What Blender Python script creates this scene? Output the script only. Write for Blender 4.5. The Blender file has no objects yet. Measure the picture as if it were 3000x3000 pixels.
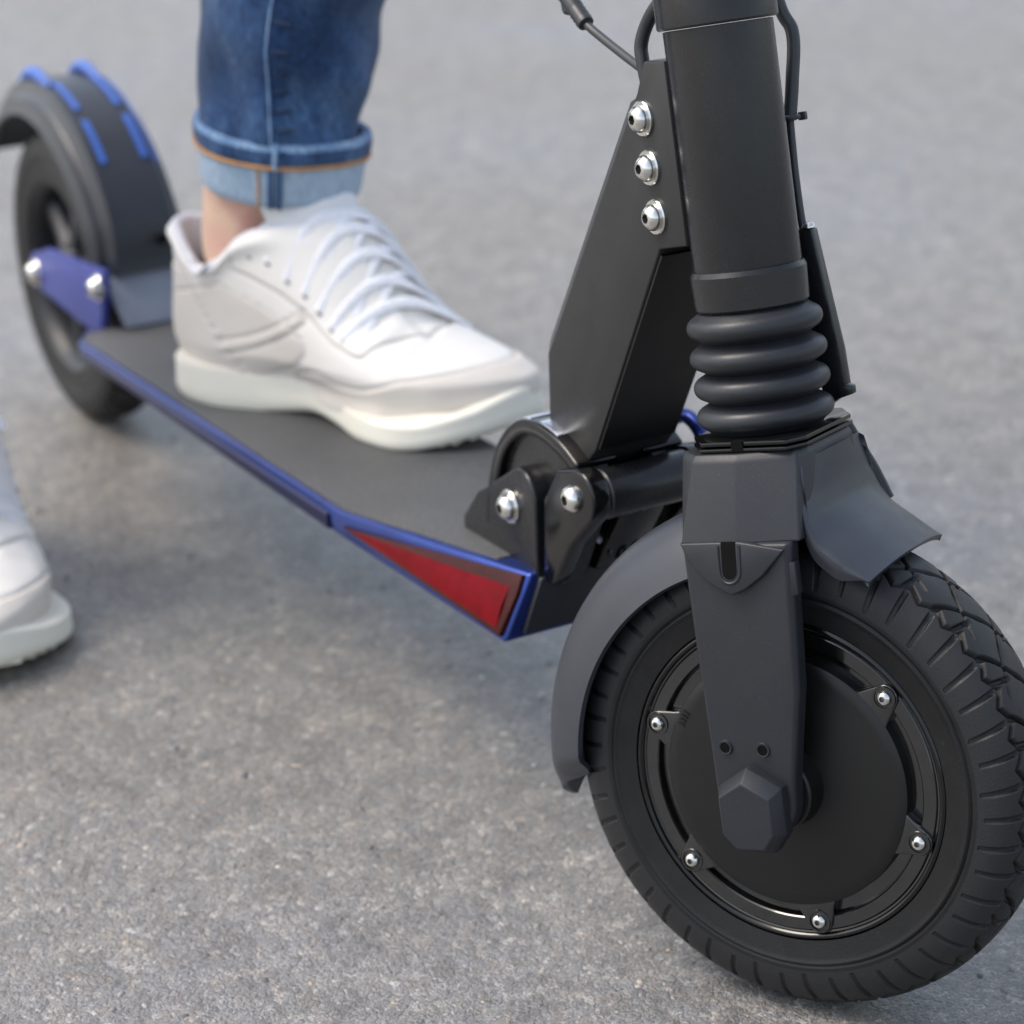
import bpy, bmesh, math, random
import numpy as np
from mathutils import Vector, Matrix, noise

# ------------------------------------------------------------------ camera, sky, sun, exposure
sc = bpy.context.scene
COL = sc.collection
cam_d = bpy.data.cameras.new('camera')
cam = bpy.data.objects.new('camera', cam_d)
COL.objects.link(cam)
sc.camera = cam
CR = Vector((0.4957, 0.8680, -0.0291)).normalized()
CF = Vector((-0.8089, 0.4492, -0.3794)).normalized()
CU = CR.cross(CF).normalized()
CF = CU.cross(CR).normalized()
cm = Matrix((CR, CU, -CF)).transposed().to_4x4()
cm.translation = Vector((0.8397, -0.6297, 0.6852))
cam.matrix_world = cm
cam_d.sensor_width = 36.0
cam_d.lens = 83.79
cam_d.clip_start = 0.02
cam_d.clip_end = 2000.0
cam_d.dof.use_dof = True
cam_d.dof.focus_distance = 1.13
cam_d.dof.aperture_fstop = 6.6
cam_d.dof.aperture_blades = 7

SUN_EL, SUN_AZ = 55.0, 236.0      # sun direction: azimuth counter-clockwise from +x
world = bpy.data.worlds.new('World')
sc.world = world
world.use_nodes = True
wn = world.node_tree
wn.nodes.clear()
w_out = wn.nodes.new('ShaderNodeOutputWorld')
w_bg = wn.nodes.new('ShaderNodeBackground')
w_sky = wn.nodes.new('ShaderNodeTexSky')
w_hsv = wn.nodes.new('ShaderNodeHueSaturation')
w_sky.sky_type = 'NISHITA'
w_sky.sun_disc = False
w_sky.sun_elevation = math.radians(SUN_EL)
w_sky.sun_rotation = math.radians(90.0 - SUN_AZ)
w_sky.air_density = 1.2
w_sky.dust_density = 3.0
w_sky.ozone_density = 1.0
w_hsv.inputs['Saturation'].default_value = 0.66
w_bg.inputs['Strength'].default_value = 0.15
wn.links.new(w_sky.outputs[0], w_hsv.inputs['Color'])
wn.links.new(w_hsv.outputs[0], w_bg.inputs['Color'])
wn.links.new(w_bg.outputs[0], w_out.inputs['Surface'])

sun_d = bpy.data.lights.new('sun', 'SUN')
sun_d.energy = 1.0
sun_d.angle = math.radians(24.0)
sun_d.color = (1.0, 0.90, 0.76)
sun = bpy.data.objects.new('sun', sun_d)
COL.objects.link(sun)
se, sa = math.radians(SUN_EL), math.radians(SUN_AZ)
sdir = Vector((math.cos(se) * math.cos(sa), math.cos(se) * math.sin(sa), math.sin(se)))
sun.rotation_euler = sdir.to_track_quat('Z', 'Y').to_euler()

sc.view_settings.view_transform = 'Standard'
sc.view_settings.look = 'None'
sc.view_settings.exposure = 1.08
sc.view_settings.gamma = 1.0
sc.view_settings.use_curve_mapping = False

rng = random.Random(7)

# ------------------------------------------------------------------ materials
def _mat(name):
    m = bpy.data.materials.new(name)
    m.use_nodes = True
    nt = m.node_tree
    return m, nt, nt.nodes['Principled BSDF']

def N(nt, kind, **kw):
    n = nt.nodes.new(kind)
    for k, v in kw.items():
        if k in n.inputs:
            n.inputs[k].default_value = v
        else:
            setattr(n, k, v)
    return n

def ramp(nt, src, stops):
    r = nt.nodes.new('ShaderNodeValToRGB')
    el = r.color_ramp.elements
    while len(el) < len(stops):
        el.new(0.5)
    for e, (p, c) in zip(el, stops):
        e.position = p
        e.color = (c[0], c[1], c[2], 1)
    nt.links.new(src, r.inputs['Fac'])
    return r

def mixc(nt, fac, a, b, blend='MIX'):
    m = nt.nodes.new('ShaderNodeMix')
    m.data_type = 'RGBA'
    m.blend_type = blend
    if isinstance(fac, (int, float)):
        m.inputs[0].default_value = fac
    else:
        nt.links.new(fac, m.inputs[0])
    for s, i in ((a, 6), (b, 7)):
        if isinstance(s, tuple):
            m.inputs[i].default_value = (s[0], s[1], s[2], 1)
        else:
            nt.links.new(s, m.inputs[i])
    return m.outputs[2]

def simple(name, c1, c2=None, rough=0.5, rvar=0.08, metal=0.0, scale=40, bump=0.0, bscale=400, spec=0.5, coat=0.0, detail=4, dust=0.0):
    """Two-tone noisy surface with uneven gloss and optional fine relief."""
    m, nt, b = _mat(name)
    tc = N(nt, 'ShaderNodeTexCoord')
    n1 = N(nt, 'ShaderNodeTexNoise', Scale=scale, Detail=detail)
    nt.links.new(tc.outputs['Object'], n1.inputs['Vector'])
    c2 = c2 or tuple(x * 0.75 for x in c1)
    r = ramp(nt, n1.outputs['Fac'], [(0.35, c1), (0.68, c2)])
    colour = r.outputs[0]
    if dust > 0:
        d1 = N(nt, 'ShaderNodeTexNoise', Scale=620, Detail=3, Roughness=0.7)
        d2 = N(nt, 'ShaderNodeTexNoise', Scale=17, Detail=5, Roughness=0.7)
        for d in (d1, d2):
            nt.links.new(tc.outputs['Object'], d.inputs['Vector'])
        k1 = ramp(nt, d1.outputs['Fac'], [(0.60, (0, 0, 0)), (0.72, (1, 1, 1))])
        k2 = ramp(nt, d2.outputs['Fac'], [(0.40, (0.05, 0.05, 0.05)), (0.75, (1, 1, 1))])
        mm = N(nt, 'ShaderNodeMath', operation='MULTIPLY')
        nt.links.new(k1.outputs[0], mm.inputs[0]); nt.links.new(k2.outputs[0], mm.inputs[1])
        m3 = N(nt, 'ShaderNodeMath', operation='MULTIPLY')
        nt.links.new(mm.outputs[0], m3.inputs[0]); m3.inputs[1].default_value = dust
        m4 = N(nt, 'ShaderNodeMath', operation='MULTIPLY_ADD')
        nt.links.new(k2.outputs[0], m4.inputs[0]); m4.inputs[1].default_value = dust * 0.12
        nt.links.new(m3.outputs[0], m4.inputs[2])
        colour = mixc(nt, m4.outputs[0], colour, (0.21, 0.20, 0.19))
    nt.links.new(colour, b.inputs['Base Color'])
    n2 = N(nt, 'ShaderNodeTexNoise', Scale=scale * 2.3, Detail=3)
    nt.links.new(tc.outputs['Object'], n2.inputs['Vector'])
    mr = N(nt, 'ShaderNodeMapRange')
    mr.inputs[3].default_value = max(0.02, rough - rvar)
    mr.inputs[4].default_value = min(1.0, rough + rvar)
    nt.links.new(n2.outputs['Fac'], mr.inputs[0])
    nt.links.new(mr.outputs[0], b.inputs['Roughness'])
    b.inputs['Metallic'].default_value = metal
    b.inputs['Specular IOR Level'].default_value = spec
    b.inputs['Coat Weight'].default_value = coat
    if bump > 0:
        n3 = N(nt, 'ShaderNodeTexNoise', Scale=bscale, Detail=3)
        nt.links.new(tc.outputs['Object'], n3.inputs['Vector'])
        bp = N(nt, 'ShaderNodeBump', Strength=bump, Distance=0.0006)
        nt.links.new(n3.outputs['Fac'], bp.inputs['Height'])
        nt.links.new(bp.outputs[0], b.inputs['Normal'])
    return m

M = {}
M['satin'] = simple('satin_black_metal', (0.0095, 0.0096, 0.0109), (0.0080, 0.0083, 0.0098), rough=0.27, spec=0.42, bump=0.08, dust=0.10, bscale=1500)
M['plastic'] = simple('dark_grey_plastic', (0.0148, 0.0164, 0.0211), (0.0125, 0.0141, 0.0184), rough=0.44, spec=0.38, bump=0.14, dust=0.14, bscale=1800)
M['fender'] = simple('fender_plastic', (0.0243, 0.0282, 0.0380), (0.0210, 0.0238, 0.0318), rough=0.40, spec=0.45, bump=0.12, bscale=1500, dust=0.14)
M['arm'] = simple('arm_paint', (0.0226, 0.0226, 0.0230), (0.0195, 0.0195, 0.0200), rough=0.45, bump=0.08, bscale=1600, spec=0.38, dust=0.12)
M['gloss'] = simple('gloss_black_metal', (0.003, 0.003, 0.0035), (0.004, 0.0038, 0.0038), rough=0.14, rvar=0.06, spec=0.45)
M['hub'] = simple('hub_black', (0.0029, 0.0029, 0.0029), (0.0037, 0.0036, 0.0034), rough=0.40, rvar=0.08, bump=0.05, bscale=1500, spec=0.4, dust=0.07)
M['hubgloss'] = simple('hub_flange_black', (0.0045, 0.0045, 0.0045), (0.006, 0.0058, 0.0055), rough=0.15, spec=0.6, coat=0.6)
M['rubber'] = simple('tyre_rubber', (0.0057, 0.0060, 0.0066), (0.0041, 0.0043, 0.0048), rough=0.5, rvar=0.12, scale=60, bump=0.25, bscale=900, spec=0.32, dust=0.16)
M['mount'] = simple('slate_plastic', (0.2363, 0.2565, 0.3105), (0.2025, 0.2228, 0.2700), rough=0.45, bump=0.1, bscale=1200)
M['bellows'] = simple('bellows_rubber', (0.0167, 0.0186, 0.0234), (0.0133, 0.0151, 0.0185), rough=0.42, scale=50, bump=0.15, bscale=900, spec=0.4, dust=0.16)
M['steel'] = simple('bolt_steel', (0.72, 0.71, 0.68), (0.55, 0.54, 0.50), rough=0.2, rvar=0.08, metal=1.0, scale=200)
M['blue'] = simple('blue_anodised', (0.024, 0.050, 0.235), (0.019, 0.040, 0.19), rough=0.30, rvar=0.07, scale=30, metal=0.75, coat=0.2, bump=0.05, bscale=600)
M['navy'] = simple('navy_rail', (0.030, 0.036, 0.105), (0.040, 0.036, 0.085), rough=0.35, rvar=0.07, scale=14, metal=0.7)
M['bluebright'] = simple('blue_print', (0.0360, 0.1152, 0.4464), (0.0324, 0.1008, 0.3960), rough=0.45, scale=30)
M['violet'] = simple('violet_blue_metal', (0.040, 0.055, 0.26), (0.033, 0.046, 0.22), rough=0.45, scale=30)
M['cable'] = simple('cable_sheath', (0.0235, 0.0260, 0.0302), (0.0185, 0.0202, 0.0235), rough=0.42, scale=80)
M['socket'] = simple('dark_socket', (0.003, 0.003, 0.003), rough=0.7, spec=0.1)
M['glintsteel'] = simple('rim_glint_metal', (0.62, 0.65, 0.72), (0.5, 0.53, 0.6), rough=0.24, metal=0.9, scale=120)  # pale metal standing for the bright highlight on the yoke rim
M['hex'] = simple('socket_steel', (0.20, 0.20, 0.19), rough=0.45, metal=1.0)
M['lensdark'] = simple('reflector_dark_red', (0.0434, 0.0070, 0.0056), (0.0315, 0.0056, 0.0049), rough=0.3, scale=60, spec=0.14)
M['lensred'] = simple('reflector_red', (0.135, 0.0004, 0.0045), (0.100, 0.0004, 0.003), rough=0.2, scale=80, bump=0.3, bscale=900, spec=0.05)
M['leather'] = simple('white_leather', (0.74, 0.735, 0.735), (0.70, 0.695, 0.695), rough=0.5, scale=22, bump=0.25, bscale=260)
M['suede'] = simple('pale_grey_suede', (0.70, 0.675, 0.66), (0.63, 0.61, 0.595), rough=0.8, scale=26, bump=0.35, bscale=700)
M['sole'] = simple('cream_sole', (0.76, 0.73, 0.635), (0.72, 0.69, 0.595), rough=0.6, scale=20, bump=0.15, bscale=300)
M['lining'] = simple('white_lining', (0.7568, 0.7473, 0.7568), (0.7000, 0.6906, 0.7095), rough=0.9, scale=60, bump=0.3, bscale=900)
M['lace'] = simple('white_lace', (0.8110, 0.8110, 0.8308), (0.7121, 0.7121, 0.7516), rough=0.85, scale=300, bump=0.4, bscale=1500)
M['eyelet'] = simple('eyelet_grey', (0.20, 0.18, 0.17), rough=0.6)
M['orange'] = simple('ochre_thread', (0.5040, 0.2640, 0.0960), (0.3600, 0.1800, 0.0720), rough=0.85, scale=500)
M['palethread'] = simple('pale_thread', (0.42, 0.48, 0.55), (0.28, 0.34, 0.42), rough=0.85, scale=400)

def add_worn(m):
    """Tread blocks that touch the road are scuffed greyer than the grooves and sidewalls."""
    nt = m.node_tree
    b = nt.nodes['Principled BSDF']
    src = b.inputs['Base Color'].links[0].from_socket
    at = N(nt, 'ShaderNodeAttribute', attribute_name='worn')
    k = N(nt, 'ShaderNodeMath', operation='MULTIPLY')
    nt.links.new(at.outputs['Fac'], k.inputs[0])
    k.inputs[1].default_value = 0.75
    nt.links.new(mixc(nt, k.outputs[0], src, (0.019, 0.0195, 0.021)), b.inputs['Base Color'])
add_worn(M['rubber'])

def m_skin():
    m, nt, b = _mat('skin')
    tc = N(nt, 'ShaderNodeTexCoord')
    n1 = N(nt, 'ShaderNodeTexNoise', Scale=28, Detail=4)
    nt.links.new(tc.outputs['Object'], n1.inputs['Vector'])
    r = ramp(nt, n1.outputs['Fac'], [(0.3, (0.74, 0.44, 0.34)), (0.52, (0.76, 0.53, 0.38)), (0.70, (0.66, 0.34, 0.29))])
    nt.links.new(r.outputs[0], b.inputs['Base Color'])
    b.inputs['Roughness'].default_value = 0.5
    b.inputs['Subsurface Weight'].default_value = 0.25
    b.inputs['Subsurface Radius'].default_value = (0.012, 0.005, 0.003)
    n2 = N(nt, 'ShaderNodeTexNoise', Scale=420, Detail=3)
    nt.links.new(tc.outputs['Object'], n2.inputs['Vector'])
    bp = N(nt, 'ShaderNodeBump', Strength=0.15, Distance=0.0006)
    nt.links.new(n2.outputs['Fac'], bp.inputs['Height'])
    nt.links.new(bp.outputs[0], b.inputs['Normal'])
    return m
M['skin'] = m_skin()

def m_denim(name, dark, mid, pale, wear=0.5, yarn=1.0):
    m, nt, b = _mat(name)
    tc = N(nt, 'ShaderNodeTexCoord')
    mp = N(nt, 'ShaderNodeMapping')
    mp.inputs['Scale'].default_value = (1, 1, 0.35)
    nt.links.new(tc.outputs['Object'], mp.inputs[0])
    n1 = N(nt, 'ShaderNodeTexNoise', Scale=26, Detail=5)
    nt.links.new(mp.outputs[0], n1.inputs['Vector'])
    r = ramp(nt, n1.outputs['Fac'], [(0.30, dark), (0.50, mid), (0.50 + 0.5 * wear, pale)])
    # twill: fine streaky yarns
    n2 = N(nt, 'ShaderNodeTexNoise', Scale=700, Detail=2)
    mp2 = N(nt, 'ShaderNodeMapping')
    mp2.inputs['Scale'].default_value = (1, 1, 0.18)
    nt.links.new(tc.outputs['Object'], mp2.inputs[0])
    nt.links.new(mp2.outputs[0], n2.inputs['Vector'])
    r2 = ramp(nt, n2.outputs['Fac'], [(0.32, (1 - 0.45 * yarn, 1 - 0.44 * yarn, 1 - 0.40 * yarn)), (0.68, (1 + 0.45 * yarn, 1 + 0.42 * yarn, 1 + 0.36 * yarn))])
    nt.links.new(mixc(nt, 1.0, r.outputs[0], r2.outputs[0], 'MULTIPLY'), b.inputs['Base Color'])
    b.inputs['Roughness'].default_value = 0.9
    b.inputs['Specular IOR Level'].default_value = 0.2
    b.inputs['Sheen Weight'].default_value = 0.15
    bp = N(nt, 'ShaderNodeBump', Strength=0.8, Distance=0.0007)
    nt.links.new(n2.outputs['Fac'], bp.inputs['Height'])
    nt.links.new(bp.outputs[0], b.inputs['Normal'])
    return m
M['denim'] = m_denim('blue_denim', (0.010, 0.028, 0.078), (0.020, 0.052, 0.130), (0.066, 0.130, 0.250), 0.42)
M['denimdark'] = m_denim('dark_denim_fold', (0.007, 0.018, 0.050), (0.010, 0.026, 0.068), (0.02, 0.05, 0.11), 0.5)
M['denimedge'] = m_denim('worn_denim_edge', (0.0600, 0.1300, 0.2700), (0.1400, 0.2400, 0.4000), (0.3000, 0.4200, 0.5600), 0.5)
M['denimpale'] = m_denim('pale_denim_inside', (0.2622, 0.3605, 0.4698), (0.3168, 0.4151, 0.5244), (0.3824, 0.4698, 0.5681), 0.5, yarn=0.4)

def m_grip():
    m, nt, b = _mat('deck_grip')
    tc = N(nt, 'ShaderNodeTexCoord')
    n1 = N(nt, 'ShaderNodeTexNoise', Scale=900, Detail=2)
    nt.links.new(tc.outputs['Object'], n1.inputs['Vector'])
    n0 = N(nt, 'ShaderNodeTexNoise', Scale=9, Detail=4)
    nt.links.new(tc.outputs['Object'], n0.inputs['Vector'])
    r = ramp(nt, n1.outputs['Fac'], [(0.35, (0.034, 0.035, 0.037)), (0.55, (0.066, 0.067, 0.069)), (0.72, (0.13, 0.13, 0.13))])
    r0 = ramp(nt, n0.outputs['Fac'], [(0.3, (0.85, 0.85, 0.85)), (0.7, (1.2, 1.19, 1.16))])
    nt.links.new(mixc(nt, 1.0, r.outputs[0], r0.outputs[0], 'MULTIPLY'), b.inputs['Base Color'])
    b.inputs['Roughness'].default_value = 0.55
    bp = N(nt, 'ShaderNodeBump', Strength=0.7, Distance=0.0006)
    nt.links.new(n1.outputs['Fac'], bp.inputs['Height'])
    nt.links.new(bp.outputs[0], b.inputs['Normal'])
    return m
M['grip'] = m_grip()

def m_asphalt():
    m, nt, b = _mat('asphalt')
    geo = N(nt, 'ShaderNodeNewGeometry')
    P = geo.outputs['Position']
    def nz(scale, detail=4, rough=0.55):
        n = N(nt, 'ShaderNodeTexNoise', Scale=scale, Detail=detail, Roughness=rough)
        nt.links.new(P, n.inputs['Vector'])
        return n.outputs['Fac']
    # broad patches: warm worn binder against cooler stone dust
    big = ramp(nt, nz(1.9, 3), [(0.36, (0.158, 0.147, 0.134)), (0.52, (0.163, 0.158, 0.152)), (0.66, (0.164, 0.163, 0.168))])
    mid = ramp(nt, nz(30, 6, 0.68), [(0.26, (0.58, 0.57, 0.57)), (0.5, (1.0, 1.0, 1.0)), (0.74, (1.36, 1.33, 1.29))])
    c = mixc(nt, 1.0, big.outputs[0], mid.outputs[0], 'MULTIPLY')
    grit = ramp(nt, nz(640, 4, 0.75), [(0.32, (0.26, 0.26, 0.27)), (0.46, (0.82, 0.82, 0.82)), (0.57, (1.15, 1.14, 1.13)), (0.70, (2.4, 2.34, 2.25))])
    c = mixc(nt, 0.9, c, mixc(nt, 1.0, c, grit.outputs[0], 'MULTIPLY'))
    pit = ramp(nt, nz(150, 4, 0.7), [(0.30, (0.48, 0.47, 0.46)), (0.42, (1.0, 1.0, 1.0)), (0.66, (1.0, 1.0, 1.0)), (0.76, (1.35, 1.32, 1.27))])
    c = mixc(nt, 0.85, c, mixc(nt, 1.0, c, pit.outputs[0], 'MULTIPLY'))
    dn = N(nt, 'ShaderNodeTexNoise', Scale=260, Detail=3)
    nt.links.new(P, dn.inputs['Vector'])
    off = N(nt, 'ShaderNodeVectorMath', operation='SCALE')
    off.inputs[3].default_value = 0.006
    nt.links.new(dn.outputs['Color'], off.inputs[0])
    add = N(nt, 'ShaderNodeVectorMath', operation='ADD')
    nt.links.new(P, add.inputs[0]); nt.links.new(off.outputs[0], add.inputs[1])
    hs = []
    for sc_, stops in ((205, [(0.0, (0.72, 0.72, 0.73)), (0.5, (0.95, 0.95, 0.95)), (0.86, (1.15, 1.13, 1.10)), (0.95, (1.6, 1.56, 1.48)), (1.0, (2.3, 2.26, 2.18))]),
                       (480, [(0.0, (0.66, 0.66, 0.67)), (0.55, (0.97, 0.97, 0.97)), (0.88, (1.25, 1.24, 1.22)), (1.0, (2.1, 2.05, 2.0))])):
        v = N(nt, 'ShaderNodeTexVoronoi', Scale=sc_)
        nt.links.new(add.outputs[0], v.inputs['Vector'])
        sep = N(nt, 'ShaderNodeSeparateColor')
        nt.links.new(v.outputs['Color'], sep.inputs[0])
        r = ramp(nt, sep.outputs[0], stops)
        c = mixc(nt, 0.62, c, mixc(nt, 1.0, c, r.outputs[0], 'MULTIPLY'))
        hs.append(v.outputs['Distance'])
        if sc_ == 205:
            tint = ramp(nt, sep.outputs[1], [(0.0, (1.12, 1.0, 0.88)), (0.25, (1.01, 1, 0.99)), (0.75, (1, 1, 1)), (1.0, (0.95, 1.0, 1.08))])
            c = mixc(nt, 0.7, c, mixc(nt, 1.0, c, tint.outputs[0], 'MULTIPLY'))
    nt.links.new(c, b.inputs['Base Color'])
    b.inputs['Roughness'].default_value = 0.42
    b.inputs['Specular IOR Level'].default_value = 0.9
    # relief
    s = N(nt, 'ShaderNodeMath', operation='MULTIPLY_ADD')
    nt.links.new(hs[1], s.inputs[0]); s.inputs[1].default_value = -0.6
    s2 = N(nt, 'ShaderNodeMath', operation='MULTIPLY_ADD')
    nt.links.new(hs[0], s2.inputs[0]); s2.inputs[1].default_value = -1.0
    nt.links.new(nz(420, 4, 0.7), s2.inputs[2])
    nt.links.new(s2.outputs[0], s.inputs[2])
    bp = N(nt, 'ShaderNodeBump', Strength=0.6, Distance=0.0014)
    nt.links.new(s.outputs[0], bp.inputs['Height'])
    nt.links.new(bp.outputs[0], b.inputs['Normal'])
    return m
M['asphalt'] = m_asphalt()

def m_chips():
    m, nt, b = _mat('asphalt_stones')
    geo = N(nt, 'ShaderNodeNewGeometry')
    r = ramp(nt, geo.outputs['Random Per Island'], [(0.0, (0.10, 0.098, 0.096)), (0.35, (0.19, 0.185, 0.18)), (0.6, (0.26, 0.245, 0.225)), (0.8, (0.32, 0.31, 0.31)), (0.93, (0.34, 0.27, 0.20)), (0.965, (0.40, 0.39, 0.38)), (1.0, (0.66, 0.655, 0.65))])
    nt.links.new(r.outputs[0], b.inputs['Base Color'])
    b.inputs['Roughness'].default_value = 0.7
    n3 = N(nt, 'ShaderNodeTexNoise', Scale=900, Detail=3)
    bp = N(nt, 'ShaderNodeBump', Strength=0.5, Distance=0.0008)
    nt.links.new(geo.outputs['Position'], n3.inputs['Vector'])
    nt.links.new(n3.outputs['Fac'], bp.inputs['Height'])
    nt.links.new(bp.outputs[0], b.inputs['Normal'])
    return m
M['chips'] = m_chips()

def m_upper():
    """White leather with pale grey suede overlays; the overlay mask is a mesh attribute of the cut panels."""
    m, nt, b = _mat('sneaker_upper')
    tc = N(nt, 'ShaderNodeTexCoord')
    at = N(nt, 'ShaderNodeAttribute', attribute_name='suede')
    n1 = N(nt, 'ShaderNodeTexNoise', Scale=24, Detail=4)
    nt.links.new(tc.outputs['Object'], n1.inputs['Vector'])
    le = ramp(nt, n1.outputs['Fac'], [(0.3, (0.80, 0.762, 0.712)), (0.7, (0.76, 0.722, 0.672))])
    su = ramp(nt, n1.outputs['Fac'], [(0.3, (0.69, 0.635, 0.575)), (0.7, (0.63, 0.58, 0.525))])
    se_ = N(nt, 'ShaderNodeAttribute', attribute_name='seam_dirt_shade')  # seam furrows tinted darker, for dirt and shadow
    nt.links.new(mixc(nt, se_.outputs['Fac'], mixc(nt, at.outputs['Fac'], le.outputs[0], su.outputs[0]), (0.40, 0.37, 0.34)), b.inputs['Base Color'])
    rr = N(nt, 'ShaderNodeMapRange')
    rr.inputs[3].default_value = 0.46
    rr.inputs[4].default_value = 0.85
    nt.links.new(at.outputs['Fac'], rr.inputs[0])
    nt.links.new(rr.outputs[0], b.inputs['Roughness'])
    n3 = N(nt, 'ShaderNodeTexNoise', Scale=420, Detail=3)
    nt.links.new(tc.outputs['Object'], n3.inputs['Vector'])
    bp = N(nt, 'ShaderNodeBump', Strength=0.25, Distance=0.0006)
    nt.links.new(n3.outputs['Fac'], bp.inputs['Height'])
    nt.links.new(bp.outputs[0], b.inputs['Normal'])
    return m
M['upper'] = m_upper()

# ------------------------------------------------------------------ mesh helpers
class Frame:
    """Local axes e1, e2, e3 at an origin; maps (x, y, z) to the world."""
    def __init__(s, o, e1, e2, e3):
        s.o = np.array(o, float)
        s.B = np.stack([np.array(e, float) for e in (e1, e2, e3)], 1)
    def __call__(s, pts):
        return np.atleast_2d(np.array(pts, float)) @ s.B.T + s.o
    def at(s, x, y, z):
        return Frame(s([x, y, z])[0], s.B[:, 0], s.B[:, 1], s.B[:, 2])
    def matrix(s):
        m = Matrix([list(s.B[i]) + [s.o[i]] for i in range(3)] + [[0, 0, 0, 1]])
        return m

WORLD = Frame((0, 0, 0), (1, 0, 0), (0, 1, 0), (0, 0, 1))
PINV = {}

def thing(name, label, cat, loc=(0, 0, 0), group=None):
    o = bpy.data.objects.new(name, None)
    o.empty_display_size = 0.1
    COL.objects.link(o)
    o.location = loc
    o['label'] = label
    o['category'] = cat
    if group:
        o['group'] = group
    PINV[o.name] = Matrix.Translation(loc).inverted()
    return o

def link(name, me, parent, world=None, label=None):
    o = bpy.data.objects.new(name, me)
    COL.objects.link(o)
    world = world or Matrix.Identity(4)
    if parent is not None:
        o.parent = parent
        o.matrix_parent_inverse = PINV[parent.name]
    o.matrix_basis = world
    PINV[o.name] = world.inverted()
    if label:
        o['label'] = label
    return o

def mesh(name, verts, faces, mats, smooth=38, bevel=0.0, segs=2, fmat=None, bevel_angle=28):
    me = bpy.data.meshes.new(name)
    me.from_pydata([tuple(v) for v in verts], [], [tuple(f) for f in faces])
    mats = mats if isinstance(mats, (list, tuple)) else [mats]
    for m in mats:
        me.materials.append(m)
    if fmat is not None:
        me.polygons.foreach_set('material_index', np.array(fmat, dtype=np.int32))
    bm = bmesh.new()
    bm.from_mesh(me)
    bmesh.ops.remove_doubles(bm, verts=bm.verts, dist=1e-6)
    bmesh.ops.recalc_face_normals(bm, faces=bm.faces)
    if bevel > 0:
        es = [e for e in bm.edges if len(e.link_faces) == 2 and e.calc_face_angle(0) > math.radians(bevel_angle)]
        bmesh.ops.bevel(bm, geom=es, offset=bevel, segments=segs, profile=0.5, affect='EDGES', clamp_overlap=True)
    bm.to_mesh(me)
    bm.free()
    me.shade_smooth()
    if smooth < 180:
        me.set_sharp_from_angle(angle=math.radians(smooth))
    me.update()
    return me

def obj(name, vf, mats, parent, fr=WORLD, label=None, **kw):
    v, f = vf[0], vf[1]
    fm = vf[2] if len(vf) > 2 else None
    return link(name, mesh(name, fr(v), f, mats, fmat=fm, **kw), parent, label=label)

def join(*parts):
    V, F, o = [], [], 0
    for p in parts:
        v = np.atleast_2d(np.array(p[0], float))
        V.append(v)
        F += [tuple(i + o for i in f) for f in p[1]]
        o += len(v)
    return np.concatenate(V), F

def loft(rings, cap0=True, cap1=True, closed=True):
    n = len(rings[0])
    V = np.concatenate([np.array(r, float) for r in rings])
    F = []
    for k in range(len(rings) - 1):
        a, b = k * n, (k + 1) * n
        for i in range(n if closed else n - 1):
            j = (i + 1) % n
            F.append((a + i, a + j, b + j, b + i))
    if cap0:
        F.append(tuple(range(n))[::-1])
    if cap1:
        F.append(tuple(range((len(rings) - 1) * n, len(rings) * n)))
    return V, F

def prism(poly, z0, z1):
    """Polygon in (x, y), extruded in z."""
    return loft([[(x, y, z0) for x, y in poly], [(x, y, z1) for x, y in poly]])

def plate_y(poly, y0, y1):
    """Polygon in (x, z), extruded in y."""
    return loft([[(x, y0, z) for x, z in poly], [(x, y1, z) for x, z in poly]])

def lathe(prof, n=64, a0=0.0, a1=360.0):
    """Profile of (radius, height), turned about z."""
    full = abs(a1 - a0) >= 359.9
    cnt = n if full else n + 1
    th = np.radians(a0 + (a1 - a0) * np.arange(cnt) / n)
    V = []
    for t in th:
        for r_, h in prof:
            V.append((r_ * math.cos(t), r_ * math.sin(t), h))
    m = len(prof)
    F = []
    for i in range(cnt if full else cnt - 1):
        j = (i + 1) % cnt
        for k in range(m - 1):
            F.append((i * m + k, j * m + k, j * m + k + 1, i * m + k + 1))
    return np.array(V), F

def catmull(pts, per=8, closed=False):
    P = [np.array(p, float) for p in pts]
    out = []
    n = len(P)
    rng_ = range(n) if closed else range(n - 1)
    for i in rng_:
        if closed:
            p0, p1, p2, p3 = P[i - 1], P[i], P[(i + 1) % n], P[(i + 2) % n]
        else:
            p1, p2 = P[i], P[i + 1]
            p0 = P[i - 1] if i else 2 * p1 - p2
            p3 = P[i + 2] if i + 2 < n else 2 * p2 - p1
        for s in np.arange(per) / per:
            out.append(0.5 * (2 * p1 + (p2 - p0) * s + (2 * p0 - 5 * p1 + 4 * p2 - p3) * s * s + (3 * p1 - p0 - 3 * p2 + p3) * s ** 3))
    if not closed:
        out.append(P[-1])
    return np.array(out)

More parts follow.
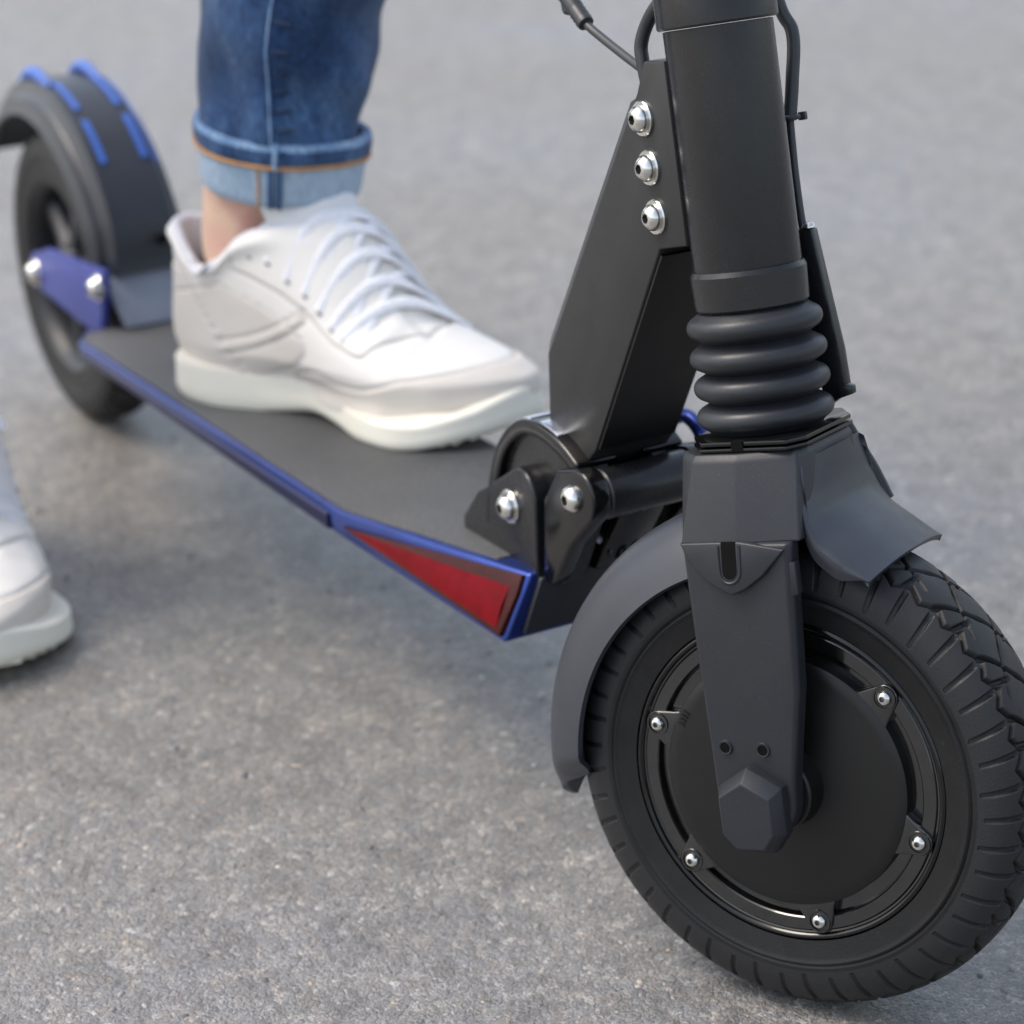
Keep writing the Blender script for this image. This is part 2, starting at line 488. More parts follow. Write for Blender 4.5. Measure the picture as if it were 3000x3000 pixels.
def tube(pts, rad, n=14, per=8, flat=1.0, up=None, spline=True, closed=False, wide=None):
    P = catmull(pts, per, closed) if spline else np.array(pts, float)
    if np.ndim(rad):
        x = np.linspace(0, 1, len(P))
        R_ = np.interp(x, np.linspace(0, 1, len(rad)), rad)
    else:
        R_ = np.full(len(P), rad)
    T = np.gradient(P, axis=0)
    if closed:
        T = np.roll(P, -1, 0) - np.roll(P, 1, 0)
    T /= np.linalg.norm(T, axis=1)[:, None]
    u_ = np.array(up if up is not None else (0.31, 0.17, 0.93), float)
    rings = []
    for p, t, r_ in zip(P, T, R_):
        a = u_ - t * (u_ @ t)
        a /= np.linalg.norm(a)
        if up is None:
            u_ = a
        b = np.cross(t, a)
        if wide is not None:                 # ribbon: keep its broad side along this direction
            b = np.array(wide, float) - t * (np.array(wide, float) @ t)
            b /= np.linalg.norm(b)
            a = np.cross(b, t)
        th = np.linspace(0, 2 * np.pi, n, endpoint=False)
        rings.append(p + np.outer(np.cos(th), b) * r_ + np.outer(np.sin(th), a) * r_ * flat)
    if closed:
        V, F = loft(rings + [rings[0]], False, False)
        return V, F
    return loft(rings)

def arc(cx, cy, r_, a0, a1, n=8):
    t = np.radians(np.linspace(a0, a1, n))
    return [(cx + r_ * math.cos(x), cy + r_ * math.sin(x)) for x in t]

def smoothstep(e0, e1, x):
    t = np.clip((x - e0) / (e1 - e0), 0, 1)
    return t * t * (3 - 2 * t)

# ------------------------------------------------------------------ ground
def ground():
    v = [(-300, -300, 0), (300, -300, 0), (300, 300, 0), (-300, 300, 0)]
    o = link('ground', mesh('ground', v, [(0, 1, 2, 3)], M['asphalt']), None)
    o['kind'] = 'structure'
    return o
ground()

def chips():
    """Loose-looking aggregate stones standing a little proud of the binder near the camera."""
    V, F = [], []
    r_ = random.Random(3)
    base = [(1, 0), (0.62, 0.75), (-0.3, 0.95), (-0.95, 0.25), (-0.7, -0.7), (0.35, -0.9)]
    for k in range(9000):
        x = r_.uniform(-1.6, 0.55)
        y = r_.uniform(-0.75, 1.1)
        s = 0.0009 + 0.0021 * r_.random() ** 2.4
        if r_.random() < 0.03:
            s *= 1.5
        a = r_.uniform(0, 6.283)
        el = r_.uniform(0.6, 1.3)
        h = s * r_.uniform(0.18, 0.4)
        o = len(V)
        ca, sa_ = math.cos(a), math.sin(a)
        for lvl, hz in ((1.0, -0.001), (0.72, h)):
            for bx, by in base:
                q = lvl * s * r_.uniform(0.75, 1.15)
                px, py = bx * q * el, by * q / el
                V.append((x + px * ca - py * sa_, y + px * sa_ + py * ca, hz * r_.uniform(0.8, 1.1)))
        for i in range(6):
            j = (i + 1) % 6
            F.append((o + i, o + j, o + 6 + j, o + 6 + i))
        F.append(tuple(o + 6 + i for i in range(6)))
    me = bpy.data.meshes.new('stone_chips')
    me.from_pydata(V, [], F)
    me.materials.append(M['chips'])
    me.shade_smooth()
    o = link('stone_chips', me, None)
    o['kind'] = 'stuff'
    o['label'] = 'small pale and tan stone chips set in the grey asphalt'
    o['category'] = 'stones'
chips()

# ------------------------------------------------------------------ scooter: frames
R = 0.12                       # front wheel radius
L = 1.0135                     # wheelbase
RR = 0.125                     # rear wheel radius
CAST, STEER = 0.2302, 0.5191
def rot(ax, t):
    return np.array(Matrix.Rotation(t, 3, Vector(ax)))
a_ = np.array([-math.sin(CAST), 0, math.cos(CAST)])
Mst = rot(a_, STEER)
n_ = Mst @ np.array([math.cos(CAST), 0, math.sin(CAST)])
t_ = Mst @ np.array([0, 1.0, 0])
FK = Frame((0, 0, R), n_, t_, a_)          # fork: x forward in the wheel plane, y to the scooter's left, z up the steering axis
FW = Frame((0, 0, R), n_, a_, -t_)         # front wheel: z along the axle towards the scooter's right
FC = FK                                    # column: lathe about z
RW = Frame((-L, 0, RR), (1, 0, 0), (0, 0, 1), (0, -1, 0))

S = thing('electric_scooter', 'black and blue electric scooter with the white sneaker on its deck', 'scooter', (-0.5, 0, 0))

# ---- shared bolt head: button head with hex socket, z outward
def bolt_mesh(r_):
    n = 28
    prof = [(r_, 0), (r_, 0.22 * r_), (0.93 * r_, 0.42 * r_), (0.78 * r_, 0.62 * r_), (0.60 * r_, 0.74 * r_), (0.44 * r_, 0.79 * r_)]
    rings = [[(p * math.cos(t), p * math.sin(t), h) for t in np.linspace(0, 2 * math.pi, n, endpoint=False)] for p, h in prof]
    def hexr(rad, h):
        out = []
        for t in np.linspace(0, 2 * math.pi, n, endpoint=False):
            q = (t % (math.pi / 3)) - math.pi / 6
            rr = rad * math.cos(math.pi / 6) / math.cos(q)
            out.append((rr * math.cos(t), rr * math.sin(t), h))
        return out
    rings += [hexr(0.40 * r_, 0.79 * r_), hexr(0.40 * r_, 0.40 * r_)]
    v, f = loft(rings, cap0=True, cap1=True)
    fm = [0] * len(f)
    fm[-1] = 1
    for i in range(len(f)):
        if (len(rings) - 2) * n <= i < (len(rings) - 1) * n:
            fm[i] = 1
    return v, f, fm
def washer_vf(r_):
    return lathe([(0.3 * r_, 0), (r_, 0), (r_, 0.16 * r_), (0.94 * r_, 0.24 * r_), (0.3 * r_, 0.24 * r_)], 32)
BOLTS = {}
def bolt(parent, fr, r_, washer=True, name='bolt'):
    """fr: frame whose z points out of the surface."""
    if r_ not in BOLTS:
        v, f, fm = bolt_mesh(r_)
        BOLTS[r_] = (mesh('bolt', v, f, [M['steel'], M['hex']], fmat=fm, smooth=32),
                     mesh('washer', *washer_vf(1.32 * r_), M['steel'], smooth=30))
    me, wa = BOLTS[r_]
    b = link(name, me, parent, fr.at(0, 0, 0.28 * r_ if washer else 0).matrix())
    if washer:
        link('washer', wa, b, fr.matrix())
    return b

NEAR = lambda x, y, z: Frame((x, y, z), (1, 0, 0), (0, 0, 1), (0, -1, 0))      # z towards the scooter's right

# ------------------------------------------------------------------ deck
def deck_top(x):
    return float(np.interp(x, [-0.875, -0.845, -0.385, -0.197], [0.1210, 0.1220, 0.1380, 0.1600]))
def deck_half(x):
    return float(np.interp(x, [-0.875, -0.845, -0.385, -0.197], [0.052, 0.070, 0.070, 0.0437]))
st = [(-0.875, 0.052, 0.1210, 0.052, 0.1085), (-0.845, 0.070, 0.1220, 0.070, 0.1105), (-0.62, 0.070, deck_top(-0.62), 0.070, 0.116),
      (-0.385, 0.070, 0.1380, 0.0695, 0.1215), (-0.197, 0.0437, 0.1600, 0.0615, 0.1225)]
rings = [[(x, -yt, zt), (x, yt, zt), (x, yb, zb), (x, -yb, zb)] for x, yt, zt, yb, zb in st]
deck = obj('deck', loft(rings), M['blue'], S, bevel=0.0022, segs=3, bevel_angle=20)

def strip_on_deck(inset, lift, x0, x1, base=0.003):
    xs = sorted(set([x0, x1] + [x for x in (-0.845, -0.62, -0.385) if x0 < x < x1]))
    rings = []
    for x in xs:
        h = deck_half(x) - inset
        z = deck_top(x)
        rings.append([(x, -h, z + lift), (x, h, z + lift), (x, h, z - base), (x, -h, z - base)])
    return loft(rings)
obj('grip_mat', strip_on_deck(0.0042, 0.0012, -0.862, -0.232), M['grip'], S, bevel=0.0006)
# side rail groove strip, both sides (a darker extrusion under the lip)
for s in (-1, 1):
    v = []
    rr_ = []
    for x in (-0.835, -0.62, -0.40):
        zt, zb = deck_top(x) - 0.0046, float(np.interp(x, [-0.845, -0.385], [0.1115, 0.1225]))
        y = 0.0704
        rr_.append([(x, s * y, zt), (x, s * (y + 0.0012), zt - 0.001), (x, s * (y + 0.0012), zb + 0.001), (x, s * y, zb), (x, s * (y - 0.002), zb), (x, s * (y - 0.002), zt)])
    obj('side_rail', loft(rr_), M['navy'], S)
# dark nose plate on the front of the deck
fp = [(-0.0505, 0.1262), (0.0505, 0.1262), (0.0388, 0.1572), (-0.0388, 0.1572)]
obj('nose_plate', loft([[(-0.199, y, z) for y, z in fp], [(-0.1935, y, z) for y, z in fp]]), M['plastic'], S, bevel=0.0012)
# side reflectors
for s in (-1, 1):
    A = np.array([-0.382, s * 0.0700, 0.1300])          # apex
    T = np.array([-0.2005, s * 0.0450, 0.1582])          # front top
    Bm = np.array([-0.2005, s * 0.0612, 0.1252])         # front bottom
    nrm = np.cross(T - A, Bm - A); nrm /= np.linalg.norm(nrm)
    if nrm[1] * s < 0:
        nrm = -nrm
    F1 = (T + Bm) / 2 + np.array([0.0015, 0, 0])
    low = [A, T, F1 + (T - Bm) * 0.2, Bm]
    frame = loft([[p - nrm * 0.004 for p in low], [p + nrm * 0.0022 for p in low]])
    rf = obj('side_reflector', frame, M['lensdark'], S, bevel=0.0007, bevel_angle=40)
    c0 = A + 0.06 * (Bm - A) + 0.03 * (T - Bm)
    c1 = A + 0.965 * (Bm - A) + 0.74 * (T - Bm)
    c2 = A + 0.975 * (Bm - A) + 0.09 * (T - Bm)
    rid = (c1 + c2) / 2 + nrm * 0.0036
    lo = [c0, c1, c2]
    base_ = [p + nrm * 0.0023 for p in lo]
    vs = base_ + [c0 + nrm * 0.0027, rid]
    obj('lens_strip', (np.array(vs), [(0, 1, 4, 3), (0, 3, 4, 2), (1, 2, 4), (0, 2, 1)]), M['lensred'], rf, smooth=20)
# ------------------------------------------------------------------ folding hinge
def mir(vf, s):
    v = np.array(vf[0], float).copy()
    v[:, 1] *= s
    return v, vf[1]
for s in (1, -1):
    # wedge block with the pivot bolt; its outer face follows the taper of the deck
    w = [(-0.300, 0.146), (-0.3000, 0.156), (-0.2780, 0.179)] + arc(-0.2145, 0.197, 0.0175, 118, 0, 7) + [(-0.1965, 0.160), (-0.1965, 0.152)]
    yo = lambda x: -0.0405 + (-0.19 - x) * 0.10
    V = [[(x, yo(x), z) for x, z in w], [(x, yo(x) + 0.0125, z) for x, z in w]]
    hb = obj('hinge_block', mir(loft(V), s), M['satin'], S, bevel=0.0018, segs=3)
    if s == 1:
        bolt(S, NEAR(-0.2268, -0.0375, 0.1885), 0.0074)
        b_ = lathe([(0.0005, 0), (0.0135, 0), (0.0135, 0.0012), (0.0005, 0.0012)], 32)
    # tall arched yoke: web plate and a wide curved rim
    path = [(-0.266, 0.165), (-0.2605, 0.192), (-0.2485, 0.219), (-0.228, 0.2375), (-0.205, 0.243), (-0.181, 0.240), (-0.162, 0.2325)]
    pc = catmull([(x, 0, z) for x, z in path], 5)[:, [0, 2]]
    tg = np.gradient(pc, axis=0); tg /= np.linalg.norm(tg, axis=1)[:, None]
    nr = np.stack([tg[:, 1], -tg[:, 0]], 1)             # inward
    ringsY = []
    for (x, z), (nx, nz_) in zip(pc, nr):
        ringsY.append([(x, -0.0335, z), (x, -0.0085, z), (x + nx * 0.0085, -0.0085, z + nz_ * 0.0085), (x + nx * 0.0085, -0.0335, z + nz_ * 0.0085)])
    obj('yoke_rim', mir(loft(ringsY), s), M['gloss'], S, bevel=0.0016, segs=3)
    web = [(x + nx * 0.004, z + nz_ * 0.004) for (x, z), (nx, nz_) in zip(pc, nr)] + [(-0.158, 0.215), (-0.176, 0.18), (-0.19, 0.152), (-0.266, 0.147)]
    obj('yoke_web', mir(plate_y(web, -0.0285, -0.014), s), M['satin'], S)
    for lo, hi in ((12, 19), (20, 25)):  # bright strips added to stand for the sky highlight on the rim
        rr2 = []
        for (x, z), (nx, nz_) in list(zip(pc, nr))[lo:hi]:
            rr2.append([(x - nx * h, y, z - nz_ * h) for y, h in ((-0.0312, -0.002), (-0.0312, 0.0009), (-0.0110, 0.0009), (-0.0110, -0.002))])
        obj('rim_glint', mir(loft(rr2), s), M['glintsteel'], S, bevel=0.0006)
    # front upright of the yoke, glossy, with the lever bolt ear
    ear = arc(-0.1525, 0.2185, 0.0148, 110, -40, 10) + [(-0.163, 0.187), (-0.176, 0.166), (-0.184, 0.157), (-0.192, 0.157), (-0.190, 0.205), (-0.175, 0.2270)]
    obj('yoke_ear', mir(plate_y(ear, -0.0385, -0.027), s), M['gloss'], S, bevel=0.0018, segs=3)
    # saddle bar on top of the yoke
bolt(S, NEAR(-0.1575, -0.0385, 0.2165), 0.0076, washer=False)
obj('yoke_foot', join(loft([[(-0.232, -0.030, 0.1535), (-0.232, 0.030, 0.1535), (-0.190, 0.030, 0.160), (-0.190, -0.030, 0.160)], [(-0.228, -0.029, 0.170), (-0.228, 0.029, 0.170), (-0.193, 0.029, 0.172), (-0.193, -0.029, 0.172)]])), M['gloss'], S, bevel=0.0015)
# cross tube
ct = NEAR(-0.151, 0.05, 0.2182)
obj('cross_tube', lathe([(0.001, 0), (0.0134, 0), (0.0136, 0.001), (0.0136, 0.0755), (0.0126, 0.0765), (0.0126, 0.0775), (0.0092, 0.078), (0.0092, 0.083), (0.001, 0.083)], 48), M['satin'], S, fr=ct, smooth=30)
obj('cross_tube_cap', lathe([(0.0005, 0.0795), (0.0105, 0.0795), (0.0128, 0.0805), (0.0128, 0.0865), (0.0115, 0.088), (0.0005, 0.088)], 40), M['gloss'], S, fr=ct, smooth=30)
# release lever loop on the far side, blue-black
obj('release_lever', tube([(-0.196, 0.050, 0.232), (-0.184, 0.050, 0.2365), (-0.171, 0.050, 0.2315), (-0.166, 0.050, 0.220), (-0.156, 0.049, 0.212)], 0.0042, n=12), M['blue'], S, label='blue release lever loop at the far end of the hinge tube')
# pale wire hook under the tube
obj('latch_hook', tube([(-0.1915, -0.0225, 0.157), (-0.1900, -0.0215, 0.170), (-0.1870, -0.0185, 0.178), (-0.1830, -0.0130, 0.181), (-0.1800, -0.0085, 0.178)], 0.0032, n=12, flat=0.8), simple('pale_latch_metal', (0.45, 0.48, 0.58), rough=0.3, metal=0.6), S, label='pale metal latch hook at the nose of the deck')
obj('latch_spring', tube([(-0.180 + 0.0045 * math.cos(t), -0.006 + t * 0.0016, 0.170 + 0.0045 * math.sin(t)) for t in np.linspace(0, 26, 90)], 0.0012, n=7, spline=False), M['gloss'], S)
obj('hinge_core', plate_y([(-0.214, 0.155), (-0.205, 0.212), (-0.165, 0.222), (-0.155, 0.205), (-0.185, 0.158)], -0.0095, 0.020), M['gloss'], S, bevel=0.002)

# ------------------------------------------------------------------ folding arm
full = [(-0.1085, 0.453), (-0.0905, 0.456), (-0.0716, 0.371), (-0.0950, 0.364), (-0.1575, 0.2405), (-0.176, 0.2200), (-0.200, 0.2260), (-0.2140, 0.2434), (-0.2142, 0.2850), (-0.1310, 0.4290), (-0.1160, 0.4365)]
ins = list(full)
def inset_rear(p):
    x, z = p
    return (x + 0.0098, z - 0.0046)
ins = [p if i < 6 else inset_rear(p) for i, p in enumerate(full)]
ins[10] = (full[10][0] + 0.0018, full[10][1])
ins[0] = (full[0][0] + 0.0005, full[0][1])
arm = obj('folding_arm', loft([[(x, y, z) for x, z in p] for y, p in ((-0.0248, ins), (-0.0175, full), (0.0175, full), (0.0248, ins))]), M['arm'], S, bevel=0.0011, bevel_angle=24)
front = [(-0.0960, 0.3610), (-0.1568, 0.2420)]
dx, dz = front[1][0] - front[0][0], front[1][1] - front[0][1]
ln = math.hypot(dx, dz); nx, nz_ = -dz / ln, dx / ln
if nx < 0: nx, nz_ = -nx, -nz_
pp = [front[0], front[1], (front[1][0] + nx * 0.0016, front[1][1] + nz_ * 0.0016), (front[0][0] + nx * 0.0016, front[0][1] + nz_ * 0.0016)]
obj('arm_front_shade', plate_y(pp, -0.0235, 0.0235), M['hub'], S)  # black sheet added to stand for shade on the arm's front face
for x, z in ((-0.1078, 0.4258), (-0.1022, 0.4030), (-0.0966, 0.3800)):
    bolt(S, NEAR(x, -0.0248, z), 0.0066)
    fr = Frame((x, 0.0248, z), (-1, 0, 0), (0, 0, 1), (0, 1, 0))
    bolt(S, fr, 0.0066)

obj('port_cap', lathe([(0.0003, 0.010), (0.0028, 0.0098), (0.0042, 0.008), (0.0046, 0.004), (0.0046, -0.004)], 24), simple('cyan_plastic', (0.03, 0.36, 0.62), rough=0.35), S, fr=Frame((-0.2085, -0.0135, 0.2590), (0, 1, 0), (0.1, 0, 1.0), (-1.0, 0, 0.1)), smooth=60, label='small cyan cap on the back of the folding arm')

# ------------------------------------------------------------------ steering column
obj('steering_column', lathe([(0.0245, 0.246), (0.0256, 0.247), (0.0259, 0.249), (0.0259, 0.3605), (0.0245, 0.3608)], 96), M['satin'], S, fr=FC, smooth=30)
obj('top_collar', lathe([(0.0245, 0.3612), (0.0278, 0.3612), (0.0286, 0.3622), (0.0286, 0.405), (0.0275, 0.407), (0.0175, 0.407)], 72), M['satin'], S, fr=FC, smooth=30)
obj('upper_stem', lathe([(0.0172, 0.40), (0.0172, 1.00), (0.001, 1.00)], 48), M['satin'], S, fr=FC, smooth=30)
hb_ = obj('handlebar', tube([(0, -0.24, 1.0), (0, -0.1, 1.0), (0, 0.1, 1.0), (0, 0.24, 1.0)], 0.013, n=20), M['satin'], S, fr=FC)
for s in (-1, 1):
    obj('grip', tube([(0, s * 0.13, 1.0), (0, s * 0.25, 1.0)], 0.017, n=20), M['rubber'], hb_, fr=FC)
obj('column_ring', lathe([(0.0235, 0.2285), (0.0266, 0.2288), (0.0274, 0.2298), (0.0279, 0.2455), (0.0268, 0.2478), (0.0258, 0.2482)], 96), M['satin'], S, fr=FC, smooth=25)
prof = [(0.0245, 0.2290)]
for a0, br in ((0.2208, 0.0066), (0.2061, 0.0070), (0.1918, 0.0068), (0.1775, 0.0071)):
    for t in np.linspace(62, -62, 11):
        tt = math.radians(t)
        prof.append((0.0248 + (br + 0.0012) * math.cos(tt) ** 0.75, a0 + 0.0056 * math.sin(tt)))
    prof.append((0.0253, a0 - 0.00725))
prof[-1] = (0.0262, 0.1695)
obj('bellows', lathe(prof, 96), M['bellows'], S, fr=FC, smooth=60)

# ------------------------------------------------------------------ fork
top = [(-0.032, -0.030), (-0.0195, -0.0440), (0.0035, -0.0450), (0.0315, -0.0370), (0.0335, -0.028), (0.0345, 0.020), (0.0200, 0.0420), (0.0035, 0.0450), (-0.0195, 0.0440), (-0.032, 0.030)]
bot = [(-0.034, -0.036), (-0.0262, -0.0525), (0.0030, -0.0535), (0.0335, -0.0490), (0.0350, -0.040), (0.0345, 0.022), (0.0300, 0.0480), (0.0030, 0.0535), (-0.0262, 0.0525), (-0.034, 0.036)]
shl = [(x * 0.95, y * 0.95) for x, y in top]
fork = obj('fork', loft([[(x, y, 0.1245) for x, y in bot], [(x, y, 0.1618) for x, y in top], [(x, y, 0.1650) for x, y in shl]]), M['plastic'], S, fr=FK, bevel=0.0009, bevel_angle=10, smooth=14)
# keyed lock plate between crown and bellows
pl = [(-0.0290, -0.022), (-0.0165, -0.0400), (0.0280, -0.0400), (0.0345, -0.030), (0.0345, 0.022), (0.022, 0.040), (-0.016, 0.040), (-0.029, 0.022)]
obj('crown_plate', join(prism(pl, 0.1655, 0.1672), prism([(x * 0.985, y * 0.985) for x, y in pl], 0.1682, 0.1702)), M['gloss'], S, fr=FK, bevel=0.0004)
obj('crown_core', lathe([(0.024, 0.160), (0.024, 0.172)], 40), M['socket'], S, fr=FK)
obj('plate_notch', loft([[(0.000, -0.0402, 0.1655), (0.006, -0.0402, 0.1655), (0.006, -0.036, 0.1655), (0.000, -0.036, 0.1655)], [(0.000, -0.0402, 0.1705), (0.006, -0.0402, 0.1705), (0.006, -0.036, 0.1705), (0.000, -0.036, 0.1705)]]), M['socket'], S, fr=FK)
for s in (-1, 1):
    blade = [(-0.0256, 0.1250), (-0.0253, 0.070), (-0.0243, 0.012)] + arc(-0.0035, -0.001, 0.0208, 176, 352, 12) + [(0.0182, 0.010), (0.0262, 0.055), (0.0305, 0.121), (0.0305, 0.125)]
    bl = loft([[(x, s * 0.0440, z) for x, z in blade], [(x, s * 0.0525, z) for x, z in blade], [(x * 0.93 , s * 0.0545, z * 0.99 + 0.0003) for x, z in blade]])
    fb = obj('fork_blade', bl, M['plastic'], fork, fr=FK, bevel=0.0012, segs=3, bevel_angle=18)
    # pointed badge at the top of the blade, with a keyhole
    bg = [(-0.0258, 0.1258), (-0.0225, 0.1185), (-0.0150, 0.1095), (-0.0060, 0.1040), (0.0005, 0.1012), (0.0075, 0.1040), (0.0165, 0.1100), (0.0245, 0.1180), (0.0285, 0.1222), (0.0050, 0.1262)]
    bT = lambda z: 0.0556 + 0.0034 * (0.1262 - z) / 0.025
    bgv = loft([[(x, s * 0.0500, z) for x, z in bg], [(x, s * (bT(z) - 0.0010), z) for x, z in bg], [(x * 0.965 + 0.0001, s * bT(z), (z - 0.115) * 0.965 + 0.115) for x, z in bg]])
    badge = obj('blade_badge', bgv, M['plastic'], fork, fr=FK, bevel=0.0005, bevel_angle=20)
    kh = [(x, z) for x, z in arc(0.0, 0.1125, 0.0037, 180, 360, 11)] + [(0.0037, 0.1262), (-0.0037, 0.1262)]
    obj('key_slot', loft([[(x, s * 0.0545, z) for x, z in kh], [(x, s * (bT(z) + 0.0002), z) for x, z in kh]]), M['socket'], fork, fr=FK)
    kr = [(0.0054 * math.cos(t), s * bT(0.1125 + 0.0056 * math.sin(t)), 0.1125 + 0.0056 * math.sin(t)) for t in np.radians(np.linspace(180, 360, 15))]
    kr = [(-0.0055, s * bT(0.1245), 0.1245), (-0.0055, s * bT(0.118), 0.118)] + kr + [(0.0055, s * bT(0.118), 0.118), (0.0055, s * bT(0.1245), 0.1245)]
    obj('key_slot_rim', tube(kr, 0.0008, n=8, spline=False), M['plastic'], fork, fr=FK)
    for (x, z) in ((-0.0155, 0.0255), (0.0042, 0.0248)):
        cyl = lathe([(0.0002, 0.0538), (0.0027, 0.0538), (0.0027, 0.0546), (0.0034, 0.0549), (0.0037, 0.0541)], 24)
        f2 = Frame(FK([x, 0, z])[0], n_, a_ * -s, t_ * s)
        obj('screw_hole', lathe([(0.0002, 0.0552), (0.0026, 0.0552), (0.0026, 0.0535)], 24), M['socket'], fork, fr=f2)
        obj('hole_rim', lathe([(0.0026, 0.0535), (0.0026, 0.0555), (0.0033, 0.0556), (0.0038, 0.0544)], 24), M['plastic'], fork, fr=f2, smooth=60)
    # axle cap: long hexagonal plastic nut cover
    hexo = [(-0.0180, 0.0080), (-0.0020, 0.0178), (0.0150, 0.0080), (0.0150, -0.0150), (0.0080, -0.0245), (-0.0100, -0.0245), (-0.0180, -0.0150)]
    cap = loft([[(x - 0.001, s * 0.0530, z) for x, z in hexo], [(x - 0.001, s * 0.0600, z) for x, z in hexo], [(x * 0.80 - 0.0015, s * 0.0680, (z + 0.003) * 0.78 - 0.004) for x, z in hexo]])
    obj('axle_cap', cap, M['plastic'], fork, fr=FK, bevel=0.0007, segs=2, bevel_angle=14, smooth=16)
    # small strap clip on the front edge of the blade
    obj('blade_clip', loft([[(0.0262, s * y, z) for y, z in ((0.0475, 0.099), (0.0535, 0.099), (0.0535, 0.1165), (0.0475, 0.1165))], [(0.0318, s * y, z) for y, z in ((0.0475, 0.100), (0.0535, 0.100), (0.0535, 0.1155), (0.0475, 0.1155))]]), M['plastic'], fork, fr=FK, bevel=0.0008)

# ------------------------------------------------------------------ wheels
def tyre(fr, Rad, half, nt_, pat, parent, r_in=0.082, r_edge=0.094):
    """Tyre surface as a fine grid; tread grooves are cut into the radius."""
    prof = []                                          # (axial h, radius, s) over the whole section, near side first
    for t in np.linspace(0, 1, 6):
        prof.append((half * (0.93 + 0.07 * t), r_in + (r_edge - 0.0012 - r_in) * t, -2))
    prof.append((half * 1.01, r_edge - 0.0008, -2))
    prof.append((half * 1.005, r_edge + 0.0002, -2))
    prof.append((half * 0.925, r_edge + 0.0006, -2))
    m = 170 if pat and nt_ > 1000 else 48
    for i, ph in enumerate(np.linspace(-1, 1, m)):
        ang = abs(ph) * math.pi / 2
        cx = np.sign(-ph) * half * 0.985 * math.sin(ang) ** 0.80
        rr = r_edge + 0.0012 + (Rad - r_edge - 0.0012) * math.cos(ang) ** 0.74
        prof.append((cx, rr, ph))
    prof.append((-half * 0.965, r_edge + 0.0002, -2))
    prof.append((-half * 1.0, r_edge - 0.0006, -2))
    for t in np.linspace(1, 0, 6):
        prof.append((-half * (0.93 + 0.07 * t), r_in + (r_edge - 0.0012 - r_in) * t, -2))
    H = np.array([p[0] for p in prof]); RR_ = np.array([p[1] for p in prof]); SS = np.array([p[2] for p in prof])
    th = np.linspace(0, 2 * np.pi, nt_, endpoint=False)
    depth = np.zeros((nt_, len(prof)))
    if pat:
        pitch = 24
        U = (th / (2 * np.pi) * pitch)[:, None]
        arcm = 2 * np.pi * Rad / pitch
        s = SS[None, :]
        def line(pos, w, lo, hi, mod=1.0):
            d = (U - pos) / mod
            d = np.abs(d - np.round(d)) * mod * arcm
            return smoothstep(w, w * 0.45, d) * (s > lo) * (s < hi)
        for sgn, ph in ((1, 0.0), (-1, 0.5)):
            q = s * sgn
            Uo = U + ph
            def ln(pos, w, lo, hi):
                d = Uo - pos
                d = np.abs(d - np.round(d)) * arcm
                return smoothstep(w * 1.45 + 0.0003, w * 0.75, d) * smoothstep(lo - 0.015, lo + 0.015, q) * smoothstep(hi + 0.015, hi - 0.015, q)
            g = np.zeros_like(depth)
            # shoulder sipes
            g = np.maximum(g, 0.75 * ln(0.10 + 0.22 * q, 0.0012, -0.93, -0.46))
            g = np.maximum(g, 0.7 * ln(0.58 + 0.16 * q, 0.0011, -0.90, -0.42))
            # zigzag between shoulder and centre blocks
            tri = np.abs(((Uo * 2) % 1.0) - 0.5) * 2
            dz_ = np.abs(q - (-0.46 + 0.12 * tri)) * 0.036
            g = np.maximum(g, smoothstep(0.0018, 0.0008, dz_))
            # long swept grooves across the centre
            sweep = 0.05 - 1.15 * np.clip((q + 0.40) / 0.62, 0, 1.2) ** 1.7
            g = np.maximum(g, ln(sweep, 0.0013, -0.42, 0.24))
            g = np.maximum(g, 0.8 * ln(0.62 - 0.25 * (q + 0.4), 0.001, -0.42, -0.12))
            depth = np.maximum(depth, g)
        depth *= 0.0030 * (np.abs(SS) < 1.5)[None, :]
    rad = RR_[None, :] - depth
    V = np.stack([rad * np.cos(th)[:, None], rad * np.sin(th)[:, None], np.repeat(H[None, :], nt_, 0)], 2)
    k = len(prof)
    V = V.reshape(-1, 3)
    i = np.arange(nt_)[:, None]; j = np.arange(k - 1)[None, :]
    a = i * k + j; b = ((i + 1) % nt_) * k + j
    F = np.stack([a, b, b + 1, a + 1], 2).reshape(-1, 4)
    me = bpy.data.meshes.new('tyre')
    P3 = fr(V).astype(np.float32)
    me.vertices.add(len(P3)); me.vertices.foreach_set('co', P3.ravel())
    me.loops.add(F.size); me.loops.foreach_set('vertex_index', F.astype(np.int32).ravel())
    me.polygons.add(len(F)); me.polygons.foreach_set('loop_start', np.arange(0, F.size, 4, dtype=np.int32))
    me.update(calc_edges=True)
    me.materials.append(M['rubber'])
    me.shade_smooth()
    me.update()
    at = me.attributes.new('worn', 'FLOAT', 'POINT')
    w_ = (np.abs(SS) < 0.97)[None, :] * (1 - np.clip(depth / 0.0012, 0, 1)) if pat else np.zeros_like(depth)
    at.data.foreach_set('value', np.ascontiguousarray(np.broadcast_to(w_, depth.shape), dtype=np.float32).ravel())
    return link('tyre', me, parent)

